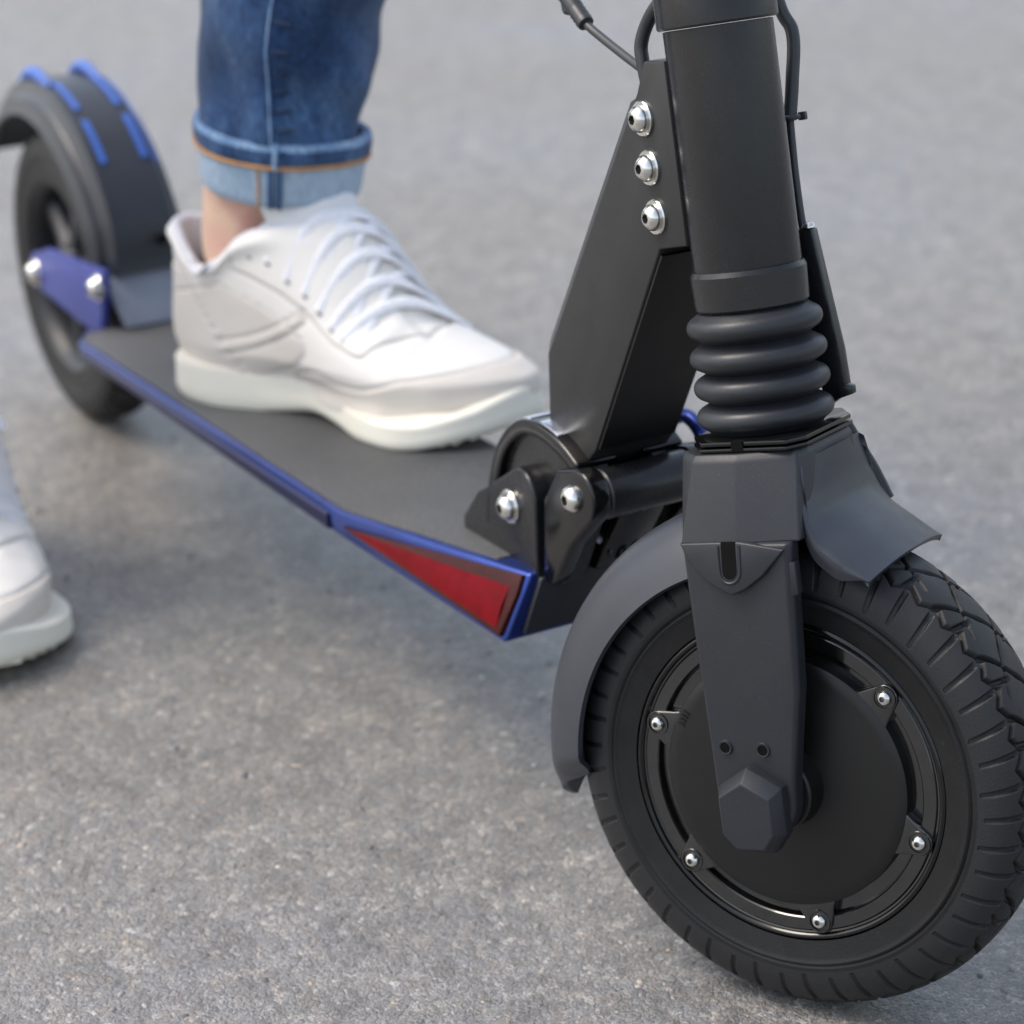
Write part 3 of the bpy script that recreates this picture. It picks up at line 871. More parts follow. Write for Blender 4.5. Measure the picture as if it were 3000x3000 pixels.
# front wheel: hub motor
fwheel = obj('front_wheel', lathe([(0.0800, 0.0268), (0.0815, 0.0250), (0.0825, 0.0200), (0.0825, -0.0200), (0.0815, -0.0250), (0.0800, -0.0268), (0.0690, -0.0240), (0.002, -0.0290)], 120), M['hubgloss'], S, fr=FW, smooth=30)
tyre(FW, R + 0.0012, 0.0295, 2200, True, fwheel)
obj('rim_lip', lathe([(0.0782, 0.0262), (0.0790, 0.0276), (0.0800, 0.0281), (0.0810, 0.0276), (0.0822, 0.0262)], 160), M['gloss'], fwheel, fr=FW, smooth=80)
fl = lathe([(0.0610, 0.0225), (0.0690, 0.0225), (0.0700, 0.0260), (0.0706, 0.0266), (0.0765, 0.0266), (0.0774, 0.0258), (0.0790, 0.0262)], 144)
obj('hub_flange', fl, M['hubgloss'], fwheel, fr=FW, smooth=25)
obj('hub_cover', lathe([(0.0008, 0.0318), (0.040, 0.0308), (0.0570, 0.0296), (0.0618, 0.0292), (0.0630, 0.0283), (0.0634, 0.0225)], 144), M['hub'], fwheel, fr=FW, smooth=35)
obj('axle_boss', lathe([(0.0005, 0.044), (0.0195, 0.044), (0.0205, 0.043), (0.0215, 0.0315), (0.022, 0.029)], 48), M['hub'], fwheel, fr=FW, smooth=30)
PH = D_PH = -0.3955
for k in range(6):
    th = PH + k * math.pi / 3
    # same phase as in the photograph: upper left, then counter-clockwise as seen from the right
    x, y = -math.cos(th), -math.sin(th)
    tang = np.array([-y, x])
    c = np.array([x, y]) * 0.0716
    # boss: round ear blending into the cover disc
    pts = []
    for (rr_, w) in ((0.0590, 0.0125), (0.0650, 0.0095)):
        pts.append(np.array([x, y]) * rr_ + tang * w)
    outer = [c + 0.0066 * (np.array([x, y]) * math.cos(q) + tang * math.sin(q)) for q in np.radians(np.linspace(80, -80, 9))]
    poly = pts + outer + [np.array([x, y]) * rr_ - tang * w for (rr_, w) in ((0.0650, 0.0095), (0.0590, 0.0125))]
    obj('screw_boss', loft([[(p[0], p[1], 0.0222) for p in poly], [(p[0], p[1], 0.0284) for p in poly]]), M['hubgloss'], fwheel, fr=FW, bevel=0.0009, segs=3)
    obj('boss_rim', lathe([(0.0046, 0.0280), (0.0049, 0.0291), (0.0057, 0.0291), (0.0061, 0.0280)], 28), M['hubgloss'], fwheel, fr=FW.at(c[0], c[1], 0), smooth=60)
    fr = FW.at(c[0], c[1], 0.0283)
    bolt(fwheel, fr, 0.0037, washer=False, name='screw')
# maker-less cast marks between two screws
for k in range(4):
    a0 = math.radians(145 + k * 2.2)
    p0 = np.array([math.cos(a0), math.sin(a0)])
    obj('cast_mark', loft([[tuple(p0 * q + np.array([-p0[1], p0[0]]) * w) + (h,) for q, w in ((0.0575, -0.0005), (0.0575, 0.0005), (0.0612, 0.0005), (0.0612, -0.0005))] for h in (0.0288, 0.0302)]), M['hub'], fwheel, fr=FW)

# rear wheel: cast spokes, no motor
rwheel = obj('rear_wheel', lathe([(0.074, 0.019), (0.080, 0.024), (0.083, 0.0225), (0.083, -0.0225), (0.080, -0.024), (0.074, -0.019), (0.071, -0.012), (0.071, 0.012), (0.074, 0.019)], 96), M['plastic'], S, fr=RW, smooth=35)
tyre(RW, RR, 0.0262, 420, True, rwheel, r_in=0.080, r_edge=0.096)
obj('rear_hub', lathe([(0.001, 0.024), (0.018, 0.024), (0.023, 0.020), (0.026, 0.012), (0.026, -0.012), (0.023, -0.02), (0.018, -0.024), (0.001, -0.024)], 48), M['plastic'], rwheel, fr=RW, smooth=35)
for k in range(6):
    a0 = k * math.pi / 3 + 0.35
    c0, s0 = math.cos(a0), math.sin(a0)
    sec = lambda q, w, h: [(q * c0 - y * s0, q * s0 + y * c0, z) for y, z in ((-w, h * 0.5), (-w * 0.5, h), (w * 0.5, h), (w, h * 0.5), (w, -h * 0.5), (w * 0.5, -h), (-w * 0.5, -h), (-w, -h * 0.5))]
    obj('spoke', loft([sec(0.020, 0.013, 0.014), sec(0.045, 0.0085, 0.011), sec(0.073, 0.0115, 0.011)]), M['plastic'], rwheel, fr=RW, smooth=40)

# ------------------------------------------------------------------ front fender
def sheet(fn, nu, nv, thick, u0=0.0, u1=1.0):
    """Surface fn(u, v) -> (point), thickened along its own normal."""
    us = np.linspace(u0, u1, nu); vs = np.linspace(0, 1, nv)
    P = np.array([[fn(u, v) for v in vs] for u in us], float)
    du = np.gradient(P, axis=0); dv = np.gradient(P, axis=1)
    nn = np.cross(du, dv)
    nn /= np.maximum(np.linalg.norm(nn, axis=2), 1e-9)[..., None]
    Q = P - nn * thick
    V = np.concatenate([P.reshape(-1, 3), Q.reshape(-1, 3)])
    o = nu * nv
    F = []
    for i in range(nu - 1):
        for j in range(nv - 1):
            a = i * nv + j
            F.append((a, a + 1, a + nv + 1, a + nv))
            F.append((o + a, o + a + nv, o + a + nv + 1, o + a + 1))
    for i in range(nu - 1):
        for j in (0, nv - 1):
            a = i * nv + j
            F.append((a, a + nv, o + a + nv, o + a))
    for j in range(nv - 1):
        for i in (0, nu - 1):
            a = i * nv + j
            F.append((a, a + 1, o + a + 1, o + a))
    return V, F

def fender_rear(u, v):
    """Tail of the front fender: round section, from the crown down behind the wheel. v 0..1 near to far."""
    s = 2 * v - 1
    ph = math.radians(96 + u * (180 + 9 * (1 - abs(s)) ** 0.7 - 96))
    taper = 1 - 0.25 * smoothstep(0.93, 1.0, u)
    T = s * 0.0385 * taper * (1 - 0.08 * (1 - abs(s)))
    rr_ = 0.1095 + 0.0285 * (1 - abs(s) ** 3.2) * (1 + 0.1 * u)
    return (rr_ * math.cos(ph), T, rr_ * math.sin(ph))
ff = obj('front_fender', sheet(fender_rear, 56, 25, -0.0028), M['fender'], S, fr=FK, smooth=70)
def fender_tip(u, v):
    """Front lip: leaves the crown's front face as a saddle, runs out to a broad arched edge, sides folded down."""
    k = [0, 0.28, 0.46, 0.60, 0.80, 1.0]
    nc = np.interp(u, k, [0.0352, 0.0360, 0.0385, 0.0450, 0.0565, 0.0680])
    ac = np.interp(u, k, [0.1600, 0.1440, 0.1335, 0.1275, 0.1190, 0.1090])
    ne = np.interp(u, k, [0.0300, 0.0325, 0.0350, 0.0395, 0.0510, 0.0640])
    ae = np.interp(u, k, [0.1580, 0.1420, 0.1305, 0.1215, 0.1125, 0.1040])
    hw = np.interp(u, k, [0.0370, 0.0420, 0.0450, 0.0465, 0.0475, 0.0450])
    s = (v - 0.5) / 0.42
    q = min(1.0, abs(s))
    b = q ** 2.4
    n0, a0 = nc * (1 - b) + ne * b, ac * (1 - b) + ae * b
    T = max(-1.0, min(1.0, s)) * hw
    if abs(s) > 1:
        f = (abs(s) - 1) / 0.19 * smoothstep(0.05, 0.4, u) * smoothstep(1.0, 0.80, u)
        rr_ = math.hypot(n0, a0)
        n0, a0 = n0 * (1 - 0.0085 * f / rr_), a0 * (1 - 0.0085 * f / rr_)
        T -= math.copysign(0.0032 * f, s)
    return (n0, T, a0)
def smooth_tip(nu=44, nv=51):
    us = np.linspace(0, 1, nu); vs = np.linspace(0, 1, nv)
    P = np.array([[fender_tip(u, v) for v in vs] for u in us])
    for _ in range(5):
        P[1:-1] = 0.25 * P[:-2] + 0.5 * P[1:-1] + 0.25 * P[2:]
    for _ in range(2):
        P[:, 1:-1] = 0.25 * P[:, :-2] + 0.5 * P[:, 1:-1] + 0.25 * P[:, 2:]
    return lambda u, v: P[int(round(u * (nu - 1))), int(round(v * (nv - 1)))]
obj('fender_lip', sheet(smooth_tip(), 44, 51, 0.0032), M['fender'], ff, fr=FK, smooth=40)
# black stay on the far side of the crown
obj('fender_stay', tube([(0.020, 0.043, 0.1640), (0.0255, 0.0455, 0.150), (0.031, 0.0475, 0.137), (0.0365, 0.0485, 0.122)], 0.0032, n=10), M['satin'], ff, fr=FK)

# ------------------------------------------------------------------ cables and the far cover strip
def cable(name, pts, r_, fr=WORLD, **kw):
    return obj(name, tube(pts, r_, n=14, per=10), M['cable'], S, fr=fr, smooth=70, **kw)
cable('brake_cable', [(-0.120, -0.012, 0.4435), (-0.1265, -0.012, 0.4438), (-0.143, -0.011, 0.4468), (-0.167, -0.010, 0.4523), (-0.184, -0.010, 0.4575), (-0.196, -0.010, 0.4640), (-0.204, -0.010, 0.4740), (-0.200, -0.005, 0.60), (-0.215, 0.0, 0.95)], 0.00225)
cs = obj('cable_sleeve', lathe([(0.0025, 0), (0.0042, 0.0006), (0.0046, 0.003), (0.0040, 0.0045), (0.0046, 0.006), (0.0040, 0.0075), (0.0046, 0.009), (0.0041, 0.0105), (0.0046, 0.012), (0.0043, 0.03), (0.0025, 0.031)], 20), M['cable'], S,
         fr=Frame((-0.1835, -0.010, 0.4572), (0.5, -0.0, 0.85), (0, 1, 0), (-0.86, 0, 0.52)), smooth=50)
cable('control_cable', [(-0.124, -0.012, 0.436), (-0.1285, -0.012, 0.448), (-0.1305, -0.0115, 0.456), (-0.1275, -0.010, 0.466), (-0.119, -0.009, 0.4765), (-0.108, -0.006, 0.486), (-0.125, -0.004, 0.6), (-0.20, 0, 0.95)], 0.0034)
cable('motor_cable', [(0.0, 0.045, 0.95), (0.000, 0.049, 0.45), (0.0075, 0.0505, 0.372), (0.0140, 0.0500, 0.352), (0.0136, 0.0445, 0.330), (0.0120, 0.0400, 0.3115)], 0.0033, fr=FK)
cable('motor_cable', [(0.0120, 0.0400, 0.3125), (0.0132, 0.0360, 0.286), (0.0152, 0.0330, 0.262), (0.0170, 0.0325, 0.255)], 0.0020, fr=FK)
obj('cable_tie', tube([(0.0120 + 0.0047 * math.cos(t), 0.0400 + 0.0047 * math.sin(t), 0.3125) for t in np.linspace(0, 6.283, 17)[:-1]], 0.0013, n=8, spline=False, closed=True), M['cable'], S, fr=FK)
obj('cable_tie_head', loft([[(0.0155, 0.0415, 0.3105), (0.0195, 0.0415, 0.3105), (0.0195, 0.0445, 0.3105), (0.0155, 0.0445, 0.3105)], [(0.0155, 0.0415, 0.3145), (0.0195, 0.0415, 0.3145), (0.0195, 0.0445, 0.3145), (0.0155, 0.0445, 0.3145)]]), M['cable'], S, fr=FK, bevel=0.0006)
cov = [(0.0120, 0.2600), (0.0215, 0.2595), (0.0290, 0.2000), (0.0300, 0.1790), (0.0180, 0.1720), (0.0140, 0.2000)]
cv = obj('cable_cover', loft([[(x, 0.0290, z) for x, z in cov], [(x, 0.0365, z) for x, z in cov]]), M['satin'], S, fr=FK, bevel=0.0012)
bolt(S, Frame(FK([0.0185, 0.0325, 0.2598])[0], n_, t_, a_), 0.0034, washer=False)
obj('cover_lug', loft([[(0.026, y, z) for y, z in ((0.027, 0.1765), (0.034, 0.1765), (0.034, 0.1845), (0.027, 0.1845))], [(0.0335, y, z) for y, z in ((0.028, 0.1785), (0.033, 0.1785), (0.033, 0.1825), (0.028, 0.1825))]]), M['satin'], S, fr=FK, bevel=0.0008)

# ------------------------------------------------------------------ rear end
for s in (-1, 1):
    rp = [(-0.985, 0.1585), (-0.9995, 0.1530)] + arc(-1.0135, 0.133, 0.0155, 95, 268, 10) + [(-0.978, 0.1165), (-0.918, 0.1135), (-0.872, 0.112), (-0.868, 0.122), (-0.850, 0.172)]
    obj('rear_bracket', plate_y(rp, s * 0.0365, s * 0.0425), M['violet'], S, bevel=0.0012)
    o1 = NEAR(-1.0135, -0.0425, 0.1315) if s < 0 else Frame((-1.0135, 0.0425, 0.1315), (-1, 0, 0), (0, 0, 1), (0, 1, 0))
    o2 = NEAR(-0.8640, -0.0425, 0.1555) if s < 0 else Frame((-0.8640, 0.0425, 0.1555), (-1, 0, 0), (0, 0, 1), (0, 1, 0))
    bolt(S, o1, 0.0085)
    bolt(S, o2, 0.0082)
bx = obj('fender_mount', loft([[(-0.880, -0.036, 0.1600), (-0.880, 0.036, 0.1680), (-0.855, 0.028, 0.1235), (-0.855, -0.028, 0.1235)],
                              [(-0.874, -0.036, 0.1625), (-0.874, 0.036, 0.1705), (-0.848, 0.028, 0.1245), (-0.848, -0.028, 0.1245)]]), M['mount'], S, bevel=0.0012)
def rfender(u, v):
    ph = math.radians(14 + u * (150 - 14))
    s = 2 * v - 1
    rr_ = 0.1630 - 0.0125 * smoothstep(0.62, 0.78, abs(s)) - 0.0015 * s * s - 0.012 * smoothstep(0.86, 1.0, abs(s))
    rr_ -= 0.010 * smoothstep(0.12, 0.0, u) 
    return (rr_ * math.cos(ph), rr_ * math.sin(ph), -s * 0.0405)
rf_ = obj('rear_fender', sheet(rfender, 72, 33, -0.0030), M['fender'], S, fr=RW, smooth=45)
# blue stripes on the top of the rear fender
def stripe(a0, a1, h0, h1, rr_=0.1645):
    rings = []
    for t in np.radians(np.linspace(a0, a1, 14)):
        rings.append([(q * math.cos(t), q * math.sin(t), h) for q, h in ((rr_ - 0.003, h0), (rr_, h0), (rr_, h1), (rr_ - 0.003, h1))])
    return loft(rings)
for a0, a1 in ((46, 62), (67, 86)):
    obj('blue_stripe', stripe(a0, a1, 0.0135, 0.0185), M['bluebright'], rf_, fr=RW, smooth=50)
    obj('blue_stripe', stripe(a0, a1, -0.0205, -0.0155), M['bluebright'], rf_, fr=RW, smooth=50)
obj('blue_edge', stripe(44, 104, -0.0270, -0.0252, 0.1632), M['bluebright'], rf_, fr=RW, smooth=50)
for h in (0.021, -0.021):
    obj('crest_horn', tube([(0.1630 * math.cos(t), 0.1630 * math.sin(t) + dz_, h) for t, dz_ in ((math.radians(84), -0.001), (math.radians(90), 0.002), (math.radians(97), 0.005), (math.radians(104), 0.003), (math.radians(110), -0.003))], [0.0028, 0.0044, 0.0052, 0.0046, 0.0028], n=12), M['bluebright'], rf_, fr=RW, smooth=70)
obj('fender_screw', lathe([(0.0003, 0.002), (0.004, 0.0015), (0.0045, 0)], 20), M['socket'], rf_, fr=Frame((-0.8620, 0.012, 0.186), (0, 1, 0), (-0.25, 0, 0.97), (0.97, 0, 0.25)))

# ------------------------------------------------------------------ person
P_ = thing('person', 'person in rolled blue jeans and white sneakers, one foot on the scooter deck', 'person', (-0.75, -0.12, 0))

# ---- sneaker, local frame: x heel to toe, y to the outer side of the left foot, z up
KU = np.array([  # heel u, front u, heel z, front z, width blend, dip
    (0.0060, 0.2800, 0.0120, 0.0180, 0.00, 0.0),
    (-0.0005, 0.2885, 0.0270, 0.0300, 0.02, 0.0),
    (-0.0045, 0.2880, 0.0400, 0.0410, 0.10, 0.0),
    (-0.0050, 0.2745, 0.0500, 0.0490, 0.22, 0.0),
    (-0.0040, 0.2540, 0.0600, 0.0565, 0.36, 0.0),
    (-0.0020, 0.2330, 0.0700, 0.0645, 0.48, 0.0),
    (-0.0005, 0.2150, 0.0800, 0.0735, 0.60, 0.001),
    (0.0005, 0.2020, 0.0890, 0.0865, 0.70, 0.003),
    (0.0010, 0.1920, 0.0980, 0.1010, 0.79, 0.007),
    (0.0010, 0.1830, 0.1070, 0.1150, 0.87, 0.012),
    (0.0015, 0.1740, 0.1160, 0.1280, 0.94, 0.018),
    (0.0030, 0.1630, 0.1240, 0.1370, 1.00, 0.026)])
MED0 = ([0, .06, .16, .30, .44, .58, .72, .84, .93, 1], [.036, .038, .040, .037, .036, .046, .058, .060, .050, .034])
LAT0 = ([0, .06, .16, .30, .44, .58, .72, .84, .93, 1], [.034, .036, .037, .039, .042, .045, .046, .044, .038, .028])
MEDB = ([0, .06, .16, .30, .44, .58, .72, .84, .93, 1], [.031, .033, .035, .029, .023, .038, .054, .057, .047, .031])
MED1 = ([0, .2, .5, .8, 1], [.028, .036, .038, .036, .030])
LAT1 = ([0, .2, .5, .8, 1], [.028, .034, .036, .034, .028])
def fine(k):
    x = np.linspace(0, 1, len(KU))
    return np.array([np.interp(k, x, KU[:, c]) for c in range(6)])
NT = 220
def contour(k):
    uh, uf, zh, zf, wb, dip = fine(k)
    th = np.linspace(0, 2 * np.pi, NT, endpoint=False)
    s = (1 - np.cos(th)) / 2
    prof_ = np.abs(np.sin(th)) ** 0.72
    low = float(smoothstep(2.4 / 11, 0.6 / 11, k))
    m0 = np.interp(s, *MED0) * (1 - low) + np.interp(s, *MEDB) * low
    l0 = np.interp(s, *LAT0) * (1 - low * 0.05)
    wm = m0 * (1 - wb) + np.interp(s, *MED1) * wb
    wl = l0 * (1 - wb) + np.interp(s, *LAT1) * wb
    y = np.where(np.sin(th) >= 0, -wm, wl) * prof_
    u = uh + (uf - uh) * s
    cen = -0.004 - 0.004 * np.sin(np.pi * s) + 0.010 * smoothstep(0.55, 1.0, s) * (1 - wb)
    z = zh + (zf - zh) * s ** 1.15 - dip * np.exp(-((u - 0.052) / 0.030) ** 2) * 1.25
    return u, y + cen, z
NK = 130
def upper_grid():
    G = np.zeros((NK, NT, 3))
    for i, k in enumerate(np.linspace(0, 1, NK)):
        u, y, z = contour(k)
        G[i, :, 0], G[i, :, 1], G[i, :, 2] = u, y, z
    # soften in k so the loft is round
    for _ in range(6):
        G[1:-1] = 0.25 * G[:-2] + 0.5 * G[1:-1] + 0.25 * G[2:]
    for _ in range(3):
        G = 0.25 * np.roll(G, 1, 1) + 0.5 * G + 0.25 * np.roll(G, -1, 1)
    return G
G0 = upper_grid()
def surf_z(u, y):
    """Height of the upper's outside over plan point (u, y): the highest loop that still encloses it."""
    best = 0.02
    for i in range(NK):
        g = G0[i]
        half = NT // 2
        side = g[:half + 1] if y < 0 else g[half:][::-1]
        uu = side[:, 0]
        if u < uu.min() or u > uu.max():
            continue
        yy = np.interp(u, uu, side[:, 1])
        if (y < 0 and yy <= y) or (y >= 0 and yy >= y):
            best = max(best, float(np.interp(u, uu, side[:, 2])))
    return best
def sneaker(place, mirror, label=None):
    """place: Frame for the shoe; mirror 1 for the left foot, -1 for the right."""
    mf = lambda v: np.array(v, float) * np.array([1, mirror, 1])
    G = G0.copy()
    du = np.roll(G, -1, 1) - np.roll(G, 1, 1)
    dk = np.gradient(G, axis=0)
    nn = np.cross(du, dk)
    nn /= np.maximum(np.linalg.norm(nn, axis=2), 1e-9)[..., None]
    cen = np.array([0.11, 0, 0.05])
    flip = np.sign(np.sum(nn * (G - cen), axis=2).mean())
    nn *= flip
    u, z = G[..., 0], G[..., 2]
    # stitched overlays: toe cap, heel counter, side wing, eyestay (raised, with a seam furrow round each)
    zb = 0.022 + 0.035 * smoothstep(0.2, 0.29, u)
    mud = np.interp(u, [0.110, 0.125, 0.150, 0.166, 0.190, 0.220, 0.250, 0.270, 0.292], [0.020, 0.034, 0.0395, 0.0330, 0.0340, 0.0430, 0.0470, 0.0500, 0.0540]) - z
    mud = np.minimum(mud, (u - 0.116) * 0.8)
    heel = np.minimum((0.078 - 0.80 * np.maximum(0, z - 0.03)) - u, 0.094 - z)
    qtr = np.minimum(np.minimum((0.140 - 6.0 * (z - 0.056) ** 2 / 0.1) - u, 0.083 + 0.28 * (u - 0.04) - z), u - 0.012)
    qtr2 = np.minimum(0.0042 - np.abs(z - np.interp(u, [0.05, 0.07, 0.09, 0.11, 0.13, 0.15], [0.044, 0.047, 0.0525, 0.060, 0.070, 0.083])), np.minimum(u - 0.060, 0.142 - u))
    wing = qtr2
    toe = mud
    ymid_ = np.abs(G[..., 1] + 0.004)
    ymid = np.abs(G[..., 1] + 0.004)
    eyes = np.minimum(np.minimum(u - 0.083, 0.222 - 0.9 * np.maximum(0, ymid_ - 0.012) - u), z - np.interp(u, [0.08, 0.10, 0.125, 0.145, 0.165, 0.185, 0.23], [0.104, 0.100, 0.091, 0.080, 0.064, 0.056, 0.053]))
    throat = np.minimum(0.0165 - ymid, np.minimum(u - 0.11, 0.226 - u))
    disp = np.zeros_like(u)
    suede = np.zeros(u.shape)
    furrow_shade = np.zeros(u.shape)
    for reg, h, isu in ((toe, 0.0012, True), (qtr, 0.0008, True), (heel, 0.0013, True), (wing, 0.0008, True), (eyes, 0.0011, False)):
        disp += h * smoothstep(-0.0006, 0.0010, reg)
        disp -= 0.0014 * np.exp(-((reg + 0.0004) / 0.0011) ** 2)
        furrow_shade = np.maximum(furrow_shade, 0.62 * np.exp(-((reg + 0.0004) / 0.0010) ** 2))  # dirt and shadow of the furrow, put into the colour
        if isu:
            suede = np.maximum(suede, smoothstep(-0.0010, 0.0006, reg))
    suede *= 1 - smoothstep(-0.0010, 0.0006, eyes)
    disp -= 0.0030 * smoothstep(-0.002, 0.005, throat)
    # padded collar swelling and wear creases over the toes
    top = np.linspace(0, 1, NK)[:, None]
    disp += 0.0035 * np.exp(-((top - 0.93) / 0.06) ** 2) * smoothstep(0.13, 0.10, u)
    crease = np.sin((u + 0.25 * np.abs(G[..., 1])) * 2 * np.pi / 0.017) * np.exp(-((u - 0.205) / 0.02) ** 2) * smoothstep(0.04, 0.06, z)
    disp += 0.0006 * crease
    for i in range(0, NK):
        for j in range(NT):
            p = G[i, j]
            disp[i, j] += 0.0009 * noise.noise(Vector((p[0] * 26, p[1] * 26, p[2] * 26 + 3 * mirror)))
    Q = G + nn * disp[..., None]
    inner = G - nn * 0.0060
    V = np.concatenate([Q.reshape(-1, 3), inner[NK - 46:].reshape(-1, 3)])
    F, fm = [], []
    for i in range(NK - 1):
        for j in range(NT):
            j2 = (j + 1) % NT
            F.append((i * NT + j, i * NT + j2, (i + 1) * NT + j2, (i + 1) * NT + j))
            fm.append(0)
    o = NK * NT
    for i in range(45):
        for j in range(NT):
            j2 = (j + 1) % NT
            F.append((o + i * NT + j, o + (i + 1) * NT + j, o + (i + 1) * NT + j2, o + i * NT + j2))
            fm.append(2)
    # collar rim joins outside and lining with a rounded lip
    o2 = len(V)
    e1_, e2_ = Q[NK - 1], inner[NK - 1]
    lips = [e1_ + (e2_ - e1_) * t + np.array([0, 0, 0.0032 * math.sin(math.pi * t)]) for t in (0.2, 0.5, 0.8)]
    V = np.concatenate([V] + lips)
    for j in range(NT):
        j2 = (j + 1) % NT
        seq = [(NK - 1) * NT, o2, o2 + NT, o2 + 2 * NT, o + 45 * NT]
        for b0_, b1_ in zip(seq[:-1], seq[1:]):
            F.append((b0_ + j, b0_ + j2, b1_ + j2, b1_ + j))
            fm.append(2)
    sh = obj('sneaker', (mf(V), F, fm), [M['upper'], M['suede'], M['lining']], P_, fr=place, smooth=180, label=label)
    at = sh.data.attributes.new('suede', 'FLOAT', 'POINT')
    vals = np.zeros(len(sh.data.vertices), np.float32)
    vals[:NK * NT] = suede.reshape(-1)[:len(vals)]
    at.data.foreach_set('value', vals)
    at = sh.data.attributes.new('seam_dirt_shade', 'FLOAT', 'POINT')
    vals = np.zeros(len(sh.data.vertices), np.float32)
    vals[:NK * NT] = furrow_shade.reshape(-1)[:len(vals)]
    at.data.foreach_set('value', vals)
    # sole: outline from the photograph, flared at heel and ball, spring at the toe
    so = catmull([(0.000, -0.004, 0), (0.004, -0.026, 0), (0.022, -0.038, 0), (0.050, -0.0415, 0), (0.090, -0.036, 0), (0.128, -0.0345, 0), (0.160, -0.044, 0), (0.190, -0.0585, 0), (0.224, -0.064, 0), (0.255, -0.052, 0), (0.277, -0.030, 0), (0.2885, -0.002, 0),
                  (0.284, 0.018, 0), (0.262, 0.034, 0), (0.225, 0.043, 0), (0.180, 0.044, 0), (0.130, 0.043, 0), (0.080, 0.040, 0), (0.040, 0.038, 0), (0.016, 0.030, 0), (0.003, 0.015, 0)], 8, closed=True)
    uu = so[:, 0]
    zbot = 0.0115 * smoothstep(0.215, 0.292, uu) ** 1.4 + 0.002 * smoothstep(0.02, -0.01, uu) + 0.004 * np.exp(-((uu - 0.132) / 0.03) ** 2)
    ztop = np.interp(uu, [-0.01, 0.03, 0.09, 0.13, 0.165, 0.20, 0.24, 0.27, 0.29], [0.0290, 0.0285, 0.0275, 0.0255, 0.0190, 0.0165, 0.0180, 0.0265, 0.0370])
    c0 = so.mean(0)
    rings = []
    for t, off in ((0.0, -0.0035), (0.08, -0.001), (0.25, 0.0008), (0.5, 0.0), (0.75, -0.0006), (0.93, -0.0004), (1.0, -0.0014), (1.0, -0.0065)):
        d_ = so - c0
        ln_ = np.linalg.norm(d_[:, :2], axis=1)[:, None]
        p = so + d_ / np.maximum(ln_, 1e-6) * off
        p[:, 2] = zbot + (ztop - zbot) * t
        rings.append(p)
    obj('sole', (lambda vf: (mf(vf[0]), vf[1]))(loft(rings)), M['sole'], sh, fr=place, smooth=65)
    # outsole treads under the front
    for u0 in np.arange(0.186, 0.284, 0.0085):
        zz = 0.0115 * float(smoothstep(0.215, 0.292, u0)) ** 1.4
        wm = -0.95 * np.interp(u0, [0.18, 0.224, 0.255, 0.277, 0.288], [0.052, 0.060, 0.048, 0.024, 0.006])
        wl = np.interp(u0, [0.18, 0.225, 0.262, 0.284], [0.043, 0.042, 0.032, 0.016])
        b = [(u0 - 0.003, wm, zz - 0.0006), (u0 + 0.003, wm, zz - 0.0006), (u0 + 0.003, wl, zz - 0.0012), (u0 - 0.003, wl, zz - 0.0012)]
        if zz > 0.0013:
            obj('tread_bar', (lambda vf: (mf(vf[0]), vf[1]))(loft([b, [(x, y, z_ + 0.004) for x, y, z_ in b]])), M['sole'], sh, fr=place)
    # tongue: padded shell round the front of the ankle
    rings = []
    for zt_, ru, ry, cx in ((0.112, 0.058, 0.029, 0.112), (0.124, 0.056, 0.031, 0.107), (0.136, 0.053, 0.034, 0.102), (0.146, 0.0505, 0.036, 0.099), (0.1500, 0.0475, 0.0365, 0.098)):
        rings.append((zt_, ru, ry, cx))
    def tong(a, b):
        i = a * (len(rings) - 1)
        q = [float(np.interp(i, range(len(rings)), [r_[c] for r_ in rings])) for c in range(4)]
        th = math.radians(-80 + 160 * b)
        ed = 1 - 0.06 * smoothstep(0.8, 1.0, abs(2 * b - 1))
        return (q[3] + q[1] * math.cos(th) * ed, -0.004 + q[2] * math.sin(th) * ed * 1.05, q[0] + 0.006 * math.cos(th) * a - 0.012 * (1 - math.cos(th)) * 0.3)
    tv = sheet(tong, 22, 36, -0.006)
    obj('tongue', (mf(tv[0]), tv[1]), M['leather'], sh, fr=place, smooth=60)
    # eyelets and laces
    ey = []
    for ue, ze in ((0.100, 0.1115), (0.115, 0.1065), (0.1305, 0.1000), (0.144, 0.0900), (0.155, 0.0800), (0.1655, 0.0710), (0.1755, 0.0645)):
        ye = 0.030
        for yt in np.arange(0.020, 0.060, 0.0005):
            if surf_z(ue, -yt - 0.004) < ze:
                break
            ye = yt
        ey.append((ue, ye))
    tops = []
    for i, (ue, ye) in enumerate(ey):
        for s in (-1, 1):
            y = s * ye - 0.004
            zz = surf_z(ue, y)
            nrm = Vector((0.55, s * 0.75, 0.7)).normalized()
            ax = nrm.cross(Vector((1, 0, 0))).normalized()
            f2 = Frame(place(mf([(ue, y, zz + 0.0006)]))[0], (1, 0, 0), (0, 1, 0), (0, 0, 1))
            disk = lathe([(0.0002, 0.0010), (0.0013, 0.0010), (0.0014, 0.0016), (0.0024, 0.0014), (0.0027, 0.0004)], 16)
            bb = np.array([ax, nrm.cross(ax), nrm]).T
            vv = np.array(disk[0]) @ bb.T + np.array([ue, y, zz])
            obj('eyelet', (mf(vv), disk[1]), M['eyelet'], sh, fr=place, smooth=60)
    def over(u0, y0, u1, y1, lift):
        pts = []
        for t in np.linspace(0, 1, 9):
            uq, yq = u0 + (u1 - u0) * t, y0 + (y1 - y0) * t
            pts.append((uq, yq, surf_z(uq, yq) + 0.0004 + lift * math.sin(math.pi * t) ** 0.5))
        pts = np.array(pts)
        pts[1:-1, 2] = 0.25 * pts[:-2, 2] + 0.5 * pts[1:-1, 2] + 0.25 * pts[2:, 2] + 0.0006
        return pts
